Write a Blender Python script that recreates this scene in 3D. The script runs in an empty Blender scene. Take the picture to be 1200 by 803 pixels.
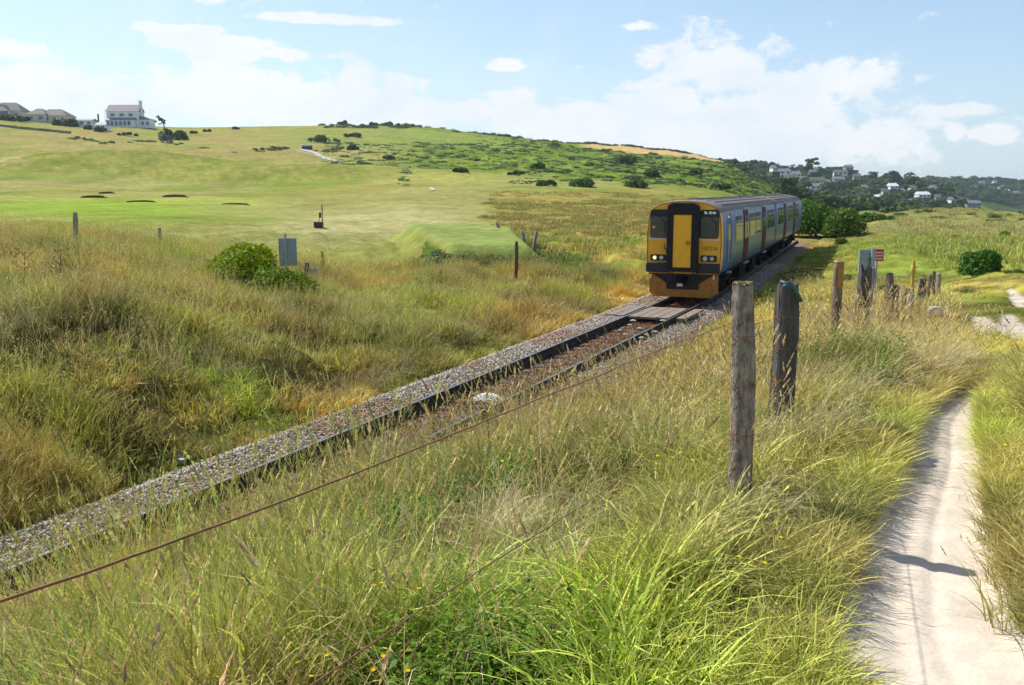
import bpy, bmesh, math, random
import numpy as np
from mathutils import Vector, Matrix
sc = bpy.context.scene
R = math.radians
# ------------------------------------------------------------------ camera, sky, sun, exposure
CAMZ = 4.1
PITCH = math.atan((401.5 - 222.0) / 1100.0)
cam_d = bpy.data.cameras.new('camera'); cam = bpy.data.objects.new('camera', cam_d)
sc.collection.objects.link(cam); sc.camera = cam
cam.location = (0, 0, CAMZ); cam.rotation_euler = (math.pi / 2 - PITCH, 0, 0)
cam_d.sensor_width = 36.0; cam_d.lens = 36.0 * 1100.0 / 1200.0
cam_d.clip_start = 0.05; cam_d.clip_end = 20000
SUN_EL = 48.0
HAZE = 0.00011
SUN_TO = Vector((-0.79, 0.61, 0)).normalized()          # compass direction towards the sun
sun_az = math.atan2(SUN_TO.x, SUN_TO.y)
w = bpy.data.worlds.new("World"); sc.world = w; w.use_nodes = True
nt = w.node_tree; N = nt.nodes; L = nt.links; N.clear()
sky = N.new('ShaderNodeTexSky'); sky.sky_type = 'NISHITA'; sky.sun_disc = False
sky.sun_elevation = R(SUN_EL); sky.sun_rotation = sun_az
sky.air_density = 1.0; sky.dust_density = 0.6; sky.ozone_density = 1.4; sky.altitude = 20
def nmath(op, a=None, b=None, c=None, clamp=False):
    n = N.new('ShaderNodeMath'); n.operation = op; n.use_clamp = clamp
    for i, v in enumerate((a, b, c)):
        if v is None: continue
        if isinstance(v, (int, float)): n.inputs[i].default_value = v
        else: L.new(v, n.inputs[i])
    return n.outputs[0]
tc = N.new('ShaderNodeTexCoord'); sx = N.new('ShaderNodeSeparateXYZ'); L.new(tc.outputs['Generated'], sx.inputs[0])
az = nmath('ARCTAN2', sx.outputs[0], sx.outputs[1]); el = nmath('ARCSINE', sx.outputs[2])
cb = N.new('ShaderNodeCombineXYZ'); L.new(az, cb.inputs[0]); L.new(nmath('MULTIPLY', el, 1.6), cb.inputs[1])
def nnoise(scale, detail, rough, off=0.0, dist=0.0):
    n = N.new('ShaderNodeTexNoise'); n.inputs['Scale'].default_value = scale; n.inputs['Detail'].default_value = detail
    n.inputs['Roughness'].default_value = rough; n.inputs['Distortion'].default_value = dist
    m = N.new('ShaderNodeVectorMath'); m.operation = 'ADD'; L.new(cb.outputs[0], m.inputs[0]); m.inputs[1].default_value = (off, off * .7, off * .3)
    L.new(m.outputs[0], n.inputs['Vector']); return n.outputs[0]
# cloud banks: azimuth and elevation (radians) of each heap with its half extents
heaps = [(825, 88, 100, 42), (770, 120, 80, 45), (950, 100, 110, 20), (900, 135, 120, 40), (860, 165, 200, 38), (605, 140, 48, 36), (690, 155, 110, 40),
         (985, 172, 100, 24), (60, 112, 150, 30), (330, 122, 210, 36), (480, 138, 170, 24), (-150, 120, 220, 35),
         (280, 5, 44, 13), (385, 33, 85, 7), (40, 68, 26, 11), (592, 84, 24, 8), (1150, 160, 26, 10), (1107, 157, 12, 10), (1115, 133, 36, 7),
         (220, 44, 60, 6), (275, 58, 75, 9), (330, 72, 65, 9), (740, 42, 26, 7), (1500, 150, 200, 40)]
big = nnoise(9.0, 9.0, 0.62, 3.1, .3); fine = nnoise(30.0, 7.0, 0.62, 7.7, .2)
acc = None
for (u, v, ru, rv) in heaps:
    a0 = math.atan((u - 600) / 1100.0); e0 = math.atan((222 - v) / 1100.0 * math.cos(a0))
    da = nmath('MULTIPLY', nmath('SUBTRACT', az, a0), 1100.0 / ru); de = nmath('MULTIPLY', nmath('SUBTRACT', el, e0), 1100.0 / rv)
    q = nmath('SQRT', nmath('ADD', nmath('MULTIPLY', da, da), nmath('MULTIPLY', de, de)))
    val = nmath('SUBTRACT', 1.0, q)
    acc = val if acc is None else nmath('MAXIMUM', acc, val)
acc = nmath('MAXIMUM', acc, -0.45)
nz = nmath('ADD', nmath('MULTIPLY', nmath('SUBTRACT', big, .5), 2.2), nmath('MULTIPLY', nmath('SUBTRACT', fine, .5), 2.6))
dens = nmath('ADD', acc, nz)
# some faint high cloud everywhere, thicker towards the horizon
hz = N.new('ShaderNodeMapRange'); L.new(el, hz.inputs[0]); hz.inputs[1].default_value = 0.0; hz.inputs[2].default_value = 0.24; hz.inputs[3].default_value = .40; hz.inputs[4].default_value = 0.0
mr = N.new('ShaderNodeMapRange'); mr.interpolation_type = 'SMOOTHSTEP'; L.new(dens, mr.inputs[0])
mr.inputs[1].default_value = -0.10; mr.inputs[2].default_value = 0.42; mr.inputs[3].default_value = 0; mr.inputs[4].default_value = .93
wisp = N.new('ShaderNodeMapRange'); wisp.interpolation_type = 'SMOOTHSTEP'; L.new(nnoise(3.5, 6, .6, 1.3, .6), wisp.inputs[0])
wisp.inputs[1].default_value = .5; wisp.inputs[2].default_value = .8; wisp.inputs[4].default_value = .35
af = nmath('MAXIMUM', mr.outputs[0], wisp.outputs[0])
veil = nmath('ADD', hz.outputs[0], 0.10)
# cloud shading painted in by noise, from blue grey to white
body = nmath('MULTIPLY_ADD', nnoise(10.0, 8, .6, 11.0, .3), 1.8, -.05)
SKY_STR = 0.115
cc = N.new('ShaderNodeMix'); cc.data_type = 'RGBA'; L.new(nmath('MULTIPLY', body, 1.0, clamp=True), cc.inputs[0])
cc.inputs[6].default_value = (0.55 / SKY_STR, 0.64 / SKY_STR, 0.74 / SKY_STR, 1); cc.inputs[7].default_value = (0.78 / SKY_STR, 0.79 / SKY_STR, 0.80 / SKY_STR, 1)
vm = N.new('ShaderNodeMix'); vm.data_type = 'RGBA'; L.new(veil, vm.inputs[0]); L.new(sky.outputs[0], vm.inputs[6]); vm.inputs[7].default_value = (0.42 / SKY_STR, 0.62 / SKY_STR, 0.85 / SKY_STR, 1)
mx = N.new('ShaderNodeMix'); mx.data_type = 'RGBA'; L.new(af, mx.inputs[0]); L.new(vm.outputs[2], mx.inputs[6]); L.new(cc.outputs[2], mx.inputs[7])
bg = N.new('ShaderNodeBackground'); bg.inputs['Strength'].default_value = SKY_STR; L.new(mx.outputs[2], bg.inputs['Color'])
wo = N.new('ShaderNodeOutputWorld'); L.new(bg.outputs[0], wo.inputs['Surface'])
sd = bpy.data.lights.new('sun', 'SUN'); sd.energy = 5.0; sd.angle = R(0.53); sd.color = (1.0, 0.955, 0.88)
sun = bpy.data.objects.new('sun', sd); sc.collection.objects.link(sun)
sdir = Vector((SUN_TO.x * math.cos(R(SUN_EL)), SUN_TO.y * math.cos(R(SUN_EL)), math.sin(R(SUN_EL))))
sun.rotation_euler = sdir.to_track_quat('Z', 'Y').to_euler(); sun.location = (-30, 30, 60)
sc.view_settings.view_transform = 'Standard'; sc.view_settings.look = 'None'; sc.view_settings.gamma = 1.0
sc.view_settings.exposure = 0.38
sc.cycles.max_bounces = 6; sc.cycles.diffuse_bounces = 3; sc.cycles.glossy_bounces = 3; sc.cycles.transmission_bounces = 4
sc.cycles.transparent_max_bounces = 8; sc.cycles.caustics_reflective = False; sc.cycles.caustics_refractive = False
sc.cycles.use_denoising = True
rng = np.random.default_rng(7); random.seed(7)
C = sc.collection
# ------------------------------------------------------------------ measuring helpers (surveyed from the picture)
cp, sp = math.cos(PITCH), math.sin(PITCH)
def zat(v, y):            # height of a point seen at row v and standing y metres away
    b = (401.5 - v) / 1100.0
    return CAMZ + y * (b * cp - sp) / (cp + b * sp)
def xat(u, y, z): return (u - 600.0) / 1100.0 * (y * cp - (z - CAMZ) * sp)
def pt(u, v, y):
    z = zat(v, y); return Vector((xat(u, y, z), y, z))
def sstep(x, a, b):
    t = np.clip((x - a) / (b - a), 0, 1); return t * t * (3 - 2 * t)
def hash2(i, j, s):
    n = (i.astype(np.int64) * 374761393 + j.astype(np.int64) * 668265263 + s * 1442695041) & 0x7fffffff
    n = ((n ^ (n >> 13)) * 1274126177) & 0x7fffffff
    n = ((n ^ (n >> 16)) * 69069 + 12345) & 0x7fffffff
    return (n & 0xffffff) / float(0xffffff)
def vnoise(x, y, s=0):
    x = np.asarray(x, float); y = np.asarray(y, float)
    i = np.floor(x); j = np.floor(y); fx = x - i; fy = y - j
    fx = fx * fx * (3 - 2 * fx); fy = fy * fy * (3 - 2 * fy)
    a = hash2(i, j, s); b = hash2(i + 1, j, s); c = hash2(i, j + 1, s); d = hash2(i + 1, j + 1, s)
    return (a * (1 - fx) + b * fx) * (1 - fy) + (c * (1 - fx) + d * fx) * fy
def fbm(x, y, s=0, o=4, g=.5):
    t = 0; a = 1; n = 0
    for k in range(o):
        t = t + a * vnoise(x, y, s + 17 * k); n += a; a *= g; x = x * 2.03 + 5.1; y = y * 2.03 + 9.7
    return t / n
# ------------------------------------------------------------------ railway alignment
H1 = math.atan(.445)
trk = [Vector((.445 * -30 - 9.045, -30.0))]
h = H1; st = .25
for k in range(int(190 / st)):
    p = trk[-1]
    if p.y > 31 and h > R(20.8): h -= st * R(3.2) / 8.0
    if p.y > 75: h += st * R(.35)
    trk.append(Vector((p.x + math.sin(h) * st, p.y + math.cos(h) * st)))
TRK = np.array([(p.x, p.y) for p in trk]); TH = np.diff(TRK, axis=0); TH = np.vstack([TH, TH[-1:]]); TH /= np.linalg.norm(TH, axis=1)[:, None]
def dtrack(x, y):         # signed distance right of the track centre
    x = np.asarray(x, float); y = np.asarray(y, float); sh = x.shape; x = x.ravel(); y = y.ravel()
    out = np.empty(x.size)
    cx, cy = TRK[::8, 0], TRK[::8, 1]; th = TH[::8]
    for a in range(0, x.size, 20000):
        X = x[a:a + 20000]; Y = y[a:a + 20000]
        k = np.argmin((X[:, None] - cx) ** 2 + (Y[:, None] - cy) ** 2, axis=1)
        dd_ = (X - cx[k]) * th[k, 1] - (Y - cy[k]) * th[k, 0]; ds_ = np.hypot(X - cx[k], Y - cy[k]); out[a:a + 20000] = np.where(ds_ > np.abs(dd_) + 3, np.where(dd_ < 0, -ds_, ds_), dd_)
    return out.reshape(sh)
# ------------------------------------------------------------------ lie of the land: columns of (distance, row seen) or (distance, 'z', height)
Z = lambda y, z: (y, z)
V = lambda y, v: (y, zat(v, y))
cols = {
 -600: [Z(4, 1.2), Z(12, 1.7), Z(28, 2.5), Z(40, 2.6), V(60, 266), V(100, 250), V(150, 234), V(200, 217), V(260, 196), V(320, 174), V(380, 150), V(425, 133), V(480, 130), V(600, 140), V(1000, 175), Z(4000, 0)],
 -100: [Z(4, 1.2), Z(12, 1.5), Z(28, 2.0), Z(40, 2.0), V(55, 268), V(75, 261), V(100, 250), V(150, 234), V(200, 217), V(260, 196), V(320, 174), V(380, 151), V(425, 135), V(480, 132), V(600, 140), V(900, 170), Z(4000, 0)],
 0: [Z(4, 1.2), Z(12, 1.4), Z(28, 1.95), Z(40, 1.9), V(55, 268), V(75, 261), V(100, 250), V(150, 234), V(200, 217), V(260, 196), V(320, 175), V(380, 153), V(425, 138), V(480, 135), V(600, 142), V(900, 170), Z(4000, 0)],
 100: [Z(4, 1.1), Z(12, 1.2), Z(28, 1.7), Z(40, 1.65), V(52, 274), V(75, 263), V(100, 251), V(150, 235), V(200, 219), V(260, 200), V(320, 178), V(380, 158), V(430, 147), V(500, 143), V(650, 152), V(900, 172), Z(4000, 0)],
 200: [Z(4, 1.0), Z(12, .95), Z(28, 1.3), Z(40, 1.25), V(50, 287), V(70, 269), V(100, 252), V(150, 237), V(200, 222), V(250, 205), V(300, 190), V(350, 174), V(400, 161), V(450, 151), V(520, 149), V(700, 160), V(900, 175), Z(4000, 0)],
 300: [Z(4, 1.0), Z(12, .7), Z(28, .95), Z(38, .75), V(46, 316), V(60, 286), V(80, 268), V(110, 251), V(150, 238), V(200, 225), V(250, 208), V(300, 192), V(360, 173), V(420, 158), V(480, 149), V(540, 148), V(700, 160), Z(4000, 0)],
 400: [Z(4, 1.0), Z(12, .6), Z(28, .6), Z(40, .25), V(55, 298), V(75, 275), V(100, 255), V(140, 239), V(180, 227), V(220, 214), V(280, 197), V(340, 182), V(400, 166), V(460, 152), V(520, 147), V(580, 148), V(750, 165), Z(4000, 0)],
 500: [Z(4, 1.0), Z(12, .5), Z(28, .4), Z(38, .15), V(50, 306), V(70, 281), V(100, 256), V(140, 239), V(180, 225), V(220, 212), V(280, 196), V(340, 181), V(400, 166), V(460, 152), V(500, 149), V(600, 152), V(800, 175), Z(4000, 0)],
 600: [Z(4, 1.0), Z(12, .4), Z(25, .25), Z(38, .1), V(50, 306), V(75, 278), V(110, 255), V(150, 237), V(180, 222), V(220, 210), V(280, 196), V(340, 182), V(400, 168), V(440, 162), V(500, 161), V(700, 178), Z(4000, 0)],
 700: [Z(4, 1.0), Z(12, .4), Z(30, .2), Z(45, .1), V(75, 276), V(110, 255), V(150, 236), V(180, 221), V(220, 210), V(280, 197), V(340, 187), V(390, 182), V(430, 177), V(560, 169), V(620, 172), V(800, 195), Z(4000, 0)],
 800: [Z(4, 1.5), Z(12, 1.0), Z(30, 0), Z(45, 0), V(75, 271), V(110, 251), V(150, 235), V(180, 223), V(220, 214), V(280, 204), V(340, 196), V(400, 187), V(450, 184), V(560, 179), V(620, 184), V(750, 196), V(900, 190), V(1100, 200), Z(4000, 0)],
 850: [Z(4, 2.0), Z(12, 1.6), Z(30, .3), Z(45, 0), V(75, 272), V(110, 252), V(150, 238), V(200, 225), V(280, 210), V(340, 202), V(400, 194), V(450, 190), V(540, 189), V(650, 200), V(800, 200), V(900, 194), V(1050, 200), Z(4000, 0)],
 895: [Z(3, 2.45), Z(12, 2.0), Z(30, .4), Z(45, .1), V(75, 272), V(110, 254), V(150, 243), V(220, 232), V(300, 222), V(380, 216), V(450, 215), V(550, 222), V(650, 224), V(750, 214), V(850, 200), V(930, 198), V(1050, 203), Z(4000, 0)],
 930: [Z(3, 2.45), Z(7, 2.4), Z(12, 2.0), Z(30, .6), Z(45, .3), V(75, 270), V(110, 258), V(150, 250), V(220, 243), V(300, 238), V(400, 234), V(600, 232), V(700, 226), V(800, 212), V(900, 202), V(980, 202), V(1150, 212), Z(4000, 0)],
 1000: [Z(3, 2.45), Z(7, 2.45), Z(12, 1.92), Z(20, 1.45), Z(35, .7), V(50, 299), V(80, 274), V(110, 261), V(150, 254), V(180, 254), V(300, 253), V(600, 246), V(700, 235), V(800, 218), V(900, 209), V(980, 209), V(1200, 216), V(1500, 214), Z(4000, 0)],
 1100: [Z(3, 2.4), Z(7, 2.4), Z(12, 1.92), Z(20, 1.45), Z(32, .95), V(50, 301), V(80, 276), V(110, 263), V(145, 252), V(170, 250), V(220, 257), V(350, 262), V(600, 257), V(700, 248), V(800, 231), V(880, 221), V(950, 220), V(1150, 229), V(1400, 217), V(1600, 212), V(1800, 216), Z(4000, 0)],
 1150: [Z(3, 2.4), Z(7, 2.4), Z(12, 1.92), Z(20, 1.48), Z(32, .98), V(50, 302), V(80, 278), V(110, 265), V(140, 253), V(165, 252), V(220, 262), V(350, 268), V(600, 262), V(700, 255), V(800, 242), V(880, 237), V(950, 240), V(1150, 240), V(1400, 219), V(1600, 213), V(1800, 217), Z(4000, 0)],
 1200: [Z(3, 2.4), Z(7, 2.4), Z(12, 1.92), Z(20, 1.5), Z(32, 1.0), V(50, 302), V(80, 279), V(110, 267), V(140, 259), V(165, 258), V(220, 268), V(350, 274), V(600, 270), V(750, 266), V(880, 260), V(950, 262), V(1150, 250), V(1400, 224), V(1600, 214), V(1800, 218), Z(4000, 0)],
 1700: [Z(3, 2.4), Z(7, 2.4), Z(12, 1.92), Z(20, 1.5), Z(32, 1.0), V(50, 302), V(80, 279), V(110, 267), V(140, 259), V(165, 260), V(220, 268), V(350, 274), V(600, 274), V(880, 272), V(1150, 262), V(1400, 230), V(1600, 216), V(1800, 220), Z(4000, 0)],
}
us = sorted(cols); A_ = np.array([(u - 600) / 1100.0 * cp for u in us])
LY = np.linspace(math.log(3.0), math.log(4000.0), 300)
prof = np.array([np.interp(LY, [math.log(p[0]) for p in cols[u]], [p[1] for p in cols[u]]) for u in us])
AG = np.linspace(A_[0], A_[-1], 420)
GZ = np.empty((420, 300))
for j in range(300): GZ[:, j] = np.interp(AG, A_, prof[:, j])
def smooth(a, k, ax):
    ker = np.exp(-np.linspace(-2, 2, 2 * k + 1) ** 2); ker /= ker.sum()
    pad = [(0, 0), (0, 0)]; pad[ax] = (k, k); b = np.pad(a, pad, mode='edge')
    return sum(ker[i] * np.take(b, range(i, i + a.shape[ax]), axis=ax) for i in range(2 * k + 1))
GZ = smooth(smooth(GZ, 9, 0), 4, 1)
def hbase(x, y):
    yy = np.clip(y, 3.0, 3999); a = np.clip(x / yy, AG[0] + 1e-6, AG[-1] - 1e-6)
    fi = (a - AG[0]) / (AG[-1] - AG[0]) * 419; fj = (np.log(yy) - LY[0]) / (LY[-1] - LY[0]) * 299
    i = np.clip(fi.astype(int), 0, 418); j = np.clip(fj.astype(int), 0, 298); fi = fi - i; fj = fj - j
    return (GZ[i, j] * (1 - fi) + GZ[i + 1, j] * fi) * (1 - fj) + (GZ[i, j + 1] * (1 - fi) + GZ[i + 1, j + 1] * fi) * fj
ZSX = [-40, 0, 7, 12, 16, 23.6, 29, 34, 40, 60]; ZSZ = [2.45, 2.45, 2.45, 1.98, 1.68, 1.16, .75, .25, .0, -.05]
def polydist(x, y, P):
    x = np.asarray(x, float); y = np.asarray(y, float); best = np.full(x.shape, 1e9)
    for (ax, ay), (bx, by) in zip(P[:-1], P[1:]):
        vx, vy = bx - ax, by - ay; t = np.clip(((x - ax) * vx + (y - ay) * vy) / (vx * vx + vy * vy + 1e-9), 0, 1)
        best = np.minimum(best, np.hypot(x - ax - t * vx, y - ay - t * vy))
    return best
PATHS = []   # (points, half widths)
def densify(P, hw, step=.12):
    out = []; w_ = []
    for k in range(len(P) - 1):
        p0 = P[max(k - 1, 0)]; p1 = P[k]; p2 = P[k + 1]; p3 = P[min(k + 2, len(P) - 1)]
        n = max(2, int(math.hypot(p2[0] - p1[0], p2[1] - p1[1]) / step))
        for i in range(n):
            t = i / n; f = lambda a, b, c, d: .5 * ((2 * b) + (-a + c) * t + (2 * a - 5 * b + 4 * c - d) * t * t + (-a + 3 * b - 3 * c + d) * t ** 3)
            out.append((f(p0[0], p1[0], p2[0], p3[0]), f(p0[1], p1[1], p2[1], p3[1]))); w_.append(hw[k] * (1 - t) + hw[k + 1] * t)
    out.append(P[-1]); w_.append(hw[-1]); return out, w_
def up(u, v, z):          # point on the level z seen at pixel u, v
    b = (401.5 - v) / 1100.0; dz = b * cp - sp; dy = cp + b * sp; t = (z - CAMZ) / dz
    return ((u - 600) / 1100.0 * t, dy * t)
main_path = [(1.15, -6), (1.1, -2), (1.15, 1.0)] + [up(*q) for q in ((1100, 800, 2.3), (1083, 700, 2.3), (1088, 620, 2.3), (1108, 550, 2.3), (1112, 500, 2.28), (1140, 458, 2.25))] + [(5.1, 9.6), (6.2, 11.6), (7.6, 14.2)]
main_w = [.36, .34, .32] + [.36, .31, .26, .235, .21, .155] + [.09, .05, .02]
side_path = [up(*q) for q in ((1143, 392, 1.65), (1155, 378, 1.6), (1147, 362, 1.5))]
side_w = [.14, .26, .12]
far_a = [up(*q) for q in ((1199, 404, 1.67), (1187, 384, 1.6), (1181, 362, 1.5))]; far_b = [up(*q) for q in ((1197, 352, 1.4), (1193, 339, 1.25), (1184, 328, 1.1))]
PATHS = [densify(main_path, main_w), densify(side_path, side_w), densify(far_a, [.16, .26, .12]), densify(far_b, [.10, .22, .10])]
def pathq(x, y):          # distance to a path centre divided by its half width
    x = np.asarray(x, float); y = np.asarray(y, float); q = np.full(x.shape, 99.0)
    m = (y < 36) & (x > -2) & (y > -9)
    if m.any():
        X = x[m]; Y = y[m]; best = np.full(X.shape, 99.0)
        for P, W_ in PATHS:
            P = np.array(P)[::2]; W2 = np.array(W_)[::2]
            for a in range(0, X.size, 20000):
                D = np.hypot(X[a:a + 20000, None] - P[:, 0], Y[a:a + 20000, None] - P[:, 1]) / W2
                best[a:a + 20000] = np.minimum(best[a:a + 20000], D.min(axis=1))
        q[m] = best
    return q
def quad_out(x, y, Q):    # distance outside a convex quad (counterclockwise)
    d = np.full(np.shape(x), -1e9)
    for k in range(4):
        ax, ay = Q[k]; bx, by = Q[(k + 1) % 4]; n = math.hypot(bx - ax, by - ay)
        d = np.maximum(d, ((x - ax) * (by - ay) - (y - ay) * (bx - ax)) / n)
    return np.maximum(d, 0)
TEE = [(-2.9, 47.0), (0.8, 46), (-0.4, 64), (-7.2, 67)]
def hgt(x, y, carve=True):
    x = np.asarray(x, float); y = np.asarray(y, float)
    hb = hbase(x, y); d = dtrack(x, y); r = np.hypot(x, y)
    # tee platform, mounds and gentle undulation
    hb = hb + 5.2 * np.exp(-((x + 104) / 42) ** 2 - ((y - 262) / 20) ** 2) + 3.2 * np.exp(-((x + 52) / 34) ** 2 - ((y - 238) / 15) ** 2)
    o = quad_out(x, y, TEE); hb = np.maximum(hb, 1.36 + .018 * (y - 46) - o * .75 - .12 * sstep(o, 0, .5) + (fbm(x / 3.1, y / 3.1, 12) - .5) * .45 * sstep(o, .2, 1.5))
    far = sstep(y, 60, 160); rough = sstep(x / np.maximum(y, 1), -.16, 0.02) * sstep(y, 170, 260)
    hb = hb + far * (fbm(x / 40, y / 40, 3) - .5) * 2.2 + rough * (fbm(x / 9, y / 9, 5) - .5) * 3.0 * sstep(700 - y, 0, 150)
    dune = sstep(x / np.maximum(y, 1), .30, .36) * sstep(y, 90, 120) * sstep(260 - y, 0, 60)
    hb = hb + dune * (fbm(x / 9, y / 9, 9) - .45) * 2.6
    zs = np.interp(y, ZSX, ZSZ)
    t = np.clip((d - 1.95) / 5.3, 0, 1); right = -.22 + (zs + .22) * (t ** (.52 + .63 * sstep(y, 7, 16)))
    kb = sstep(d, 8, 13) * sstep(y, 2, 9)
    kb = np.maximum(kb, sstep(y, 42, 62) * sstep(d, 3.5, 8))
    right = right * (1 - kb) + hb * kb
    tl = np.clip((-d - 2.35) / 5.2, 0, 1); left = -.3 + (hb + .3) * (1 - (1 - tl) ** 1.7)
    z = np.where(d > 0, right, left)
    bump = (1 - sstep(r, 60, 120)) * ((fbm(x / 1.7, y / 1.7, 21) - .5) * np.where(d < 0, 1.05, .40) + (fbm(x / .5, y / .5, 22, 2) - .5) * .08)
    bump = bump * sstep(np.abs(d - .1), 2.3, 4.2) * (1 - .75 * sstep(-o, -1.5, -.2) * (y > 44))
    q = pathq(x, y); bump = bump * sstep(q, 1.3, 3.5)
    z = z + bump
    bed = -.30 - .10 * sstep(np.abs(d), 1.7, 2.3); z = np.where(np.abs(d) < 2.35, np.minimum(bed, np.where(np.abs(d) > 1.95, z, 9)), z)
    if carve: z = z - np.where(y > 14.5, .06, .22) * (1 - sstep(q, .95, 1.55))
    return z
def hz1(x, y): return float(hgt(np.array([x]), np.array([y]))[0])
YM = np.exp(np.linspace(math.log(2.0), math.log(3800), 900))
def ground_at(u, v, ymin=2.0):   # first ground point met by the sight line through u, v
    b = (401.5 - v) / 1100.0; ys = YM[YM >= ymin]; dz = (b * cp - sp) / (cp + b * sp); zs = CAMZ + ys * dz
    xs = (u - 600) / 1100.0 * (ys * cp - (zs - CAMZ) * sp); hh = hgt(xs, ys)
    k = np.argmax(hh >= zs)
    if hh[k] < zs[k]: k = len(ys) - 1
    return Vector((float(xs[k]), float(ys[k]), float(hh[k])))
def on_ground(u, y):
    x = xat(u, y, zat(260, y))
    for _ in range(3): z = hz1(x, y); x = xat(u, y, z)
    return Vector((x, y, z))
# ------------------------------------------------------------------ object and mesh helpers
def tag(o, label=None, cat=None, group=None, kind=None):
    if label: o['label'] = label
    if cat: o['category'] = cat
    if group: o['group'] = group
    if kind: o['kind'] = kind
    return o
def empty(name, loc=(0, 0, 0), rz=0.0):
    o = bpy.data.objects.new(name, None); C.objects.link(o); o.location = loc; o.rotation_euler = (0, 0, rz); o.empty_display_size = .2
    return o
class MB:
    def __init__(s): s.v = []; s.f = []; s.m = []
    def add(s, vs, fs, mi=0):
        k = len(s.v); s.v += [tuple(p) for p in vs]; s.f += [tuple(i + k for i in f) for f in fs]; s.m += [mi] * len(fs); return s
    def box(s, c, d, rz=0.0, mi=0, rx=0.0, bev=0.0):
        M = Matrix.Rotation(rz, 3, 'Z') @ Matrix.Rotation(rx, 3, 'X'); x, y, z = d[0] / 2, d[1] / 2, d[2] / 2
        P = [(-x, -y, -z), (x, -y, -z), (x, y, -z), (-x, y, -z), (-x, -y, z), (x, -y, z), (x, y, z), (-x, y, z)]
        return s.add([Vector(c) + M @ Vector(p) for p in P], [(0, 3, 2, 1), (4, 5, 6, 7), (0, 1, 5, 4), (1, 2, 6, 5), (2, 3, 7, 6), (3, 0, 4, 7)], mi)
    def tube(s, pts, r, n=8, mi=0, cap=True):
        pts = [Vector(p) for p in pts]; rs = r if isinstance(r, (list, tuple)) else [r] * len(pts); k0 = len(s.v); prev = None
        for i, p in enumerate(pts):
            t = (pts[min(i + 1, len(pts) - 1)] - pts[max(i - 1, 0)]).normalized()
            if prev is None: a = t.orthogonal().normalized()
            else: a = (prev - t * prev.dot(t)).normalized()
            prev = a; b = t.cross(a)
            for j in range(n):
                q = 2 * math.pi * j / n; s.v.append(tuple(p + (a * math.cos(q) + b * math.sin(q)) * rs[i]))
        for i in range(len(pts) - 1):
            for j in range(n):
                a0 = k0 + i * n + j; a1 = k0 + i * n + (j + 1) % n
                s.f.append((a0, a1, a1 + n, a0 + n)); s.m.append(mi)
        if cap:
            s.f.append(tuple(k0 + j for j in range(n))[::-1]); s.m.append(mi)
            e = k0 + (len(pts) - 1) * n; s.f.append(tuple(e + j for j in range(n))); s.m.append(mi)
        return s
    def prism(s, outline, y0, y1, mi=0):      # outline in x,z extruded along y
        n = len(outline); vs = [(x, y0, z) for x, z in outline] + [(x, y1, z) for x, z in outline]
        fs = [(i, (i + 1) % n, n + (i + 1) % n, n + i) for i in range(n)] + [tuple(range(n))[::-1], tuple(range(n, 2 * n))]
        return s.add(vs, fs, mi)
    def build(s, name, mat, parent=None, smooth=False, loc=None, bevel=0.0, auto=None):
        me = bpy.data.meshes.new(name); me.from_pydata(s.v, [], s.f); me.validate()
        for m in (mat if isinstance(mat, (list, tuple)) else [mat]): me.materials.append(m)
        if len(me.polygons) == len(s.m): me.polygons.foreach_set('material_index', s.m)
        bm = bmesh.new(); bm.from_mesh(me)
        bmesh.ops.recalc_face_normals(bm, faces=bm.faces)
        if bevel > 0:
            es = [e for e in bm.edges if len(e.link_faces) == 2 and e.calc_face_angle(0) > .6]
            bmesh.ops.bevel(bm, geom=es, offset=bevel, segments=2, affect='EDGES', profile=.6, clamp_overlap=True)
        bm.to_mesh(me); bm.free()
        if smooth: me.polygons.foreach_set('use_smooth', [True] * len(me.polygons))
        if auto: me.set_sharp_from_angle(angle=R(auto))
        o = bpy.data.objects.new(name, me); C.objects.link(o)
        if parent: o.parent = parent
        if loc is not None: o.location = loc
        return o
def rrect(cx, cz, w_, h_, r, n=4):
    P = []
    for (sx_, sz_, a0) in ((1, 1, 0), (-1, 1, 90), (-1, -1, 180), (1, -1, 270)):
        for k in range(n + 1):
            a = R(a0 + 90 * k / n); P.append((cx + sx_ * (w_ / 2 - r) + r * math.cos(a), cz + sz_ * (h_ / 2 - r) + r * math.sin(a)))
    return P
def copy_tree(o, parent=None):
    c = o.copy(); C.objects.link(c)
    if parent: c.parent = parent
    for ch in list(o.children): copy_tree(ch, c)
    return c
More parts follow.
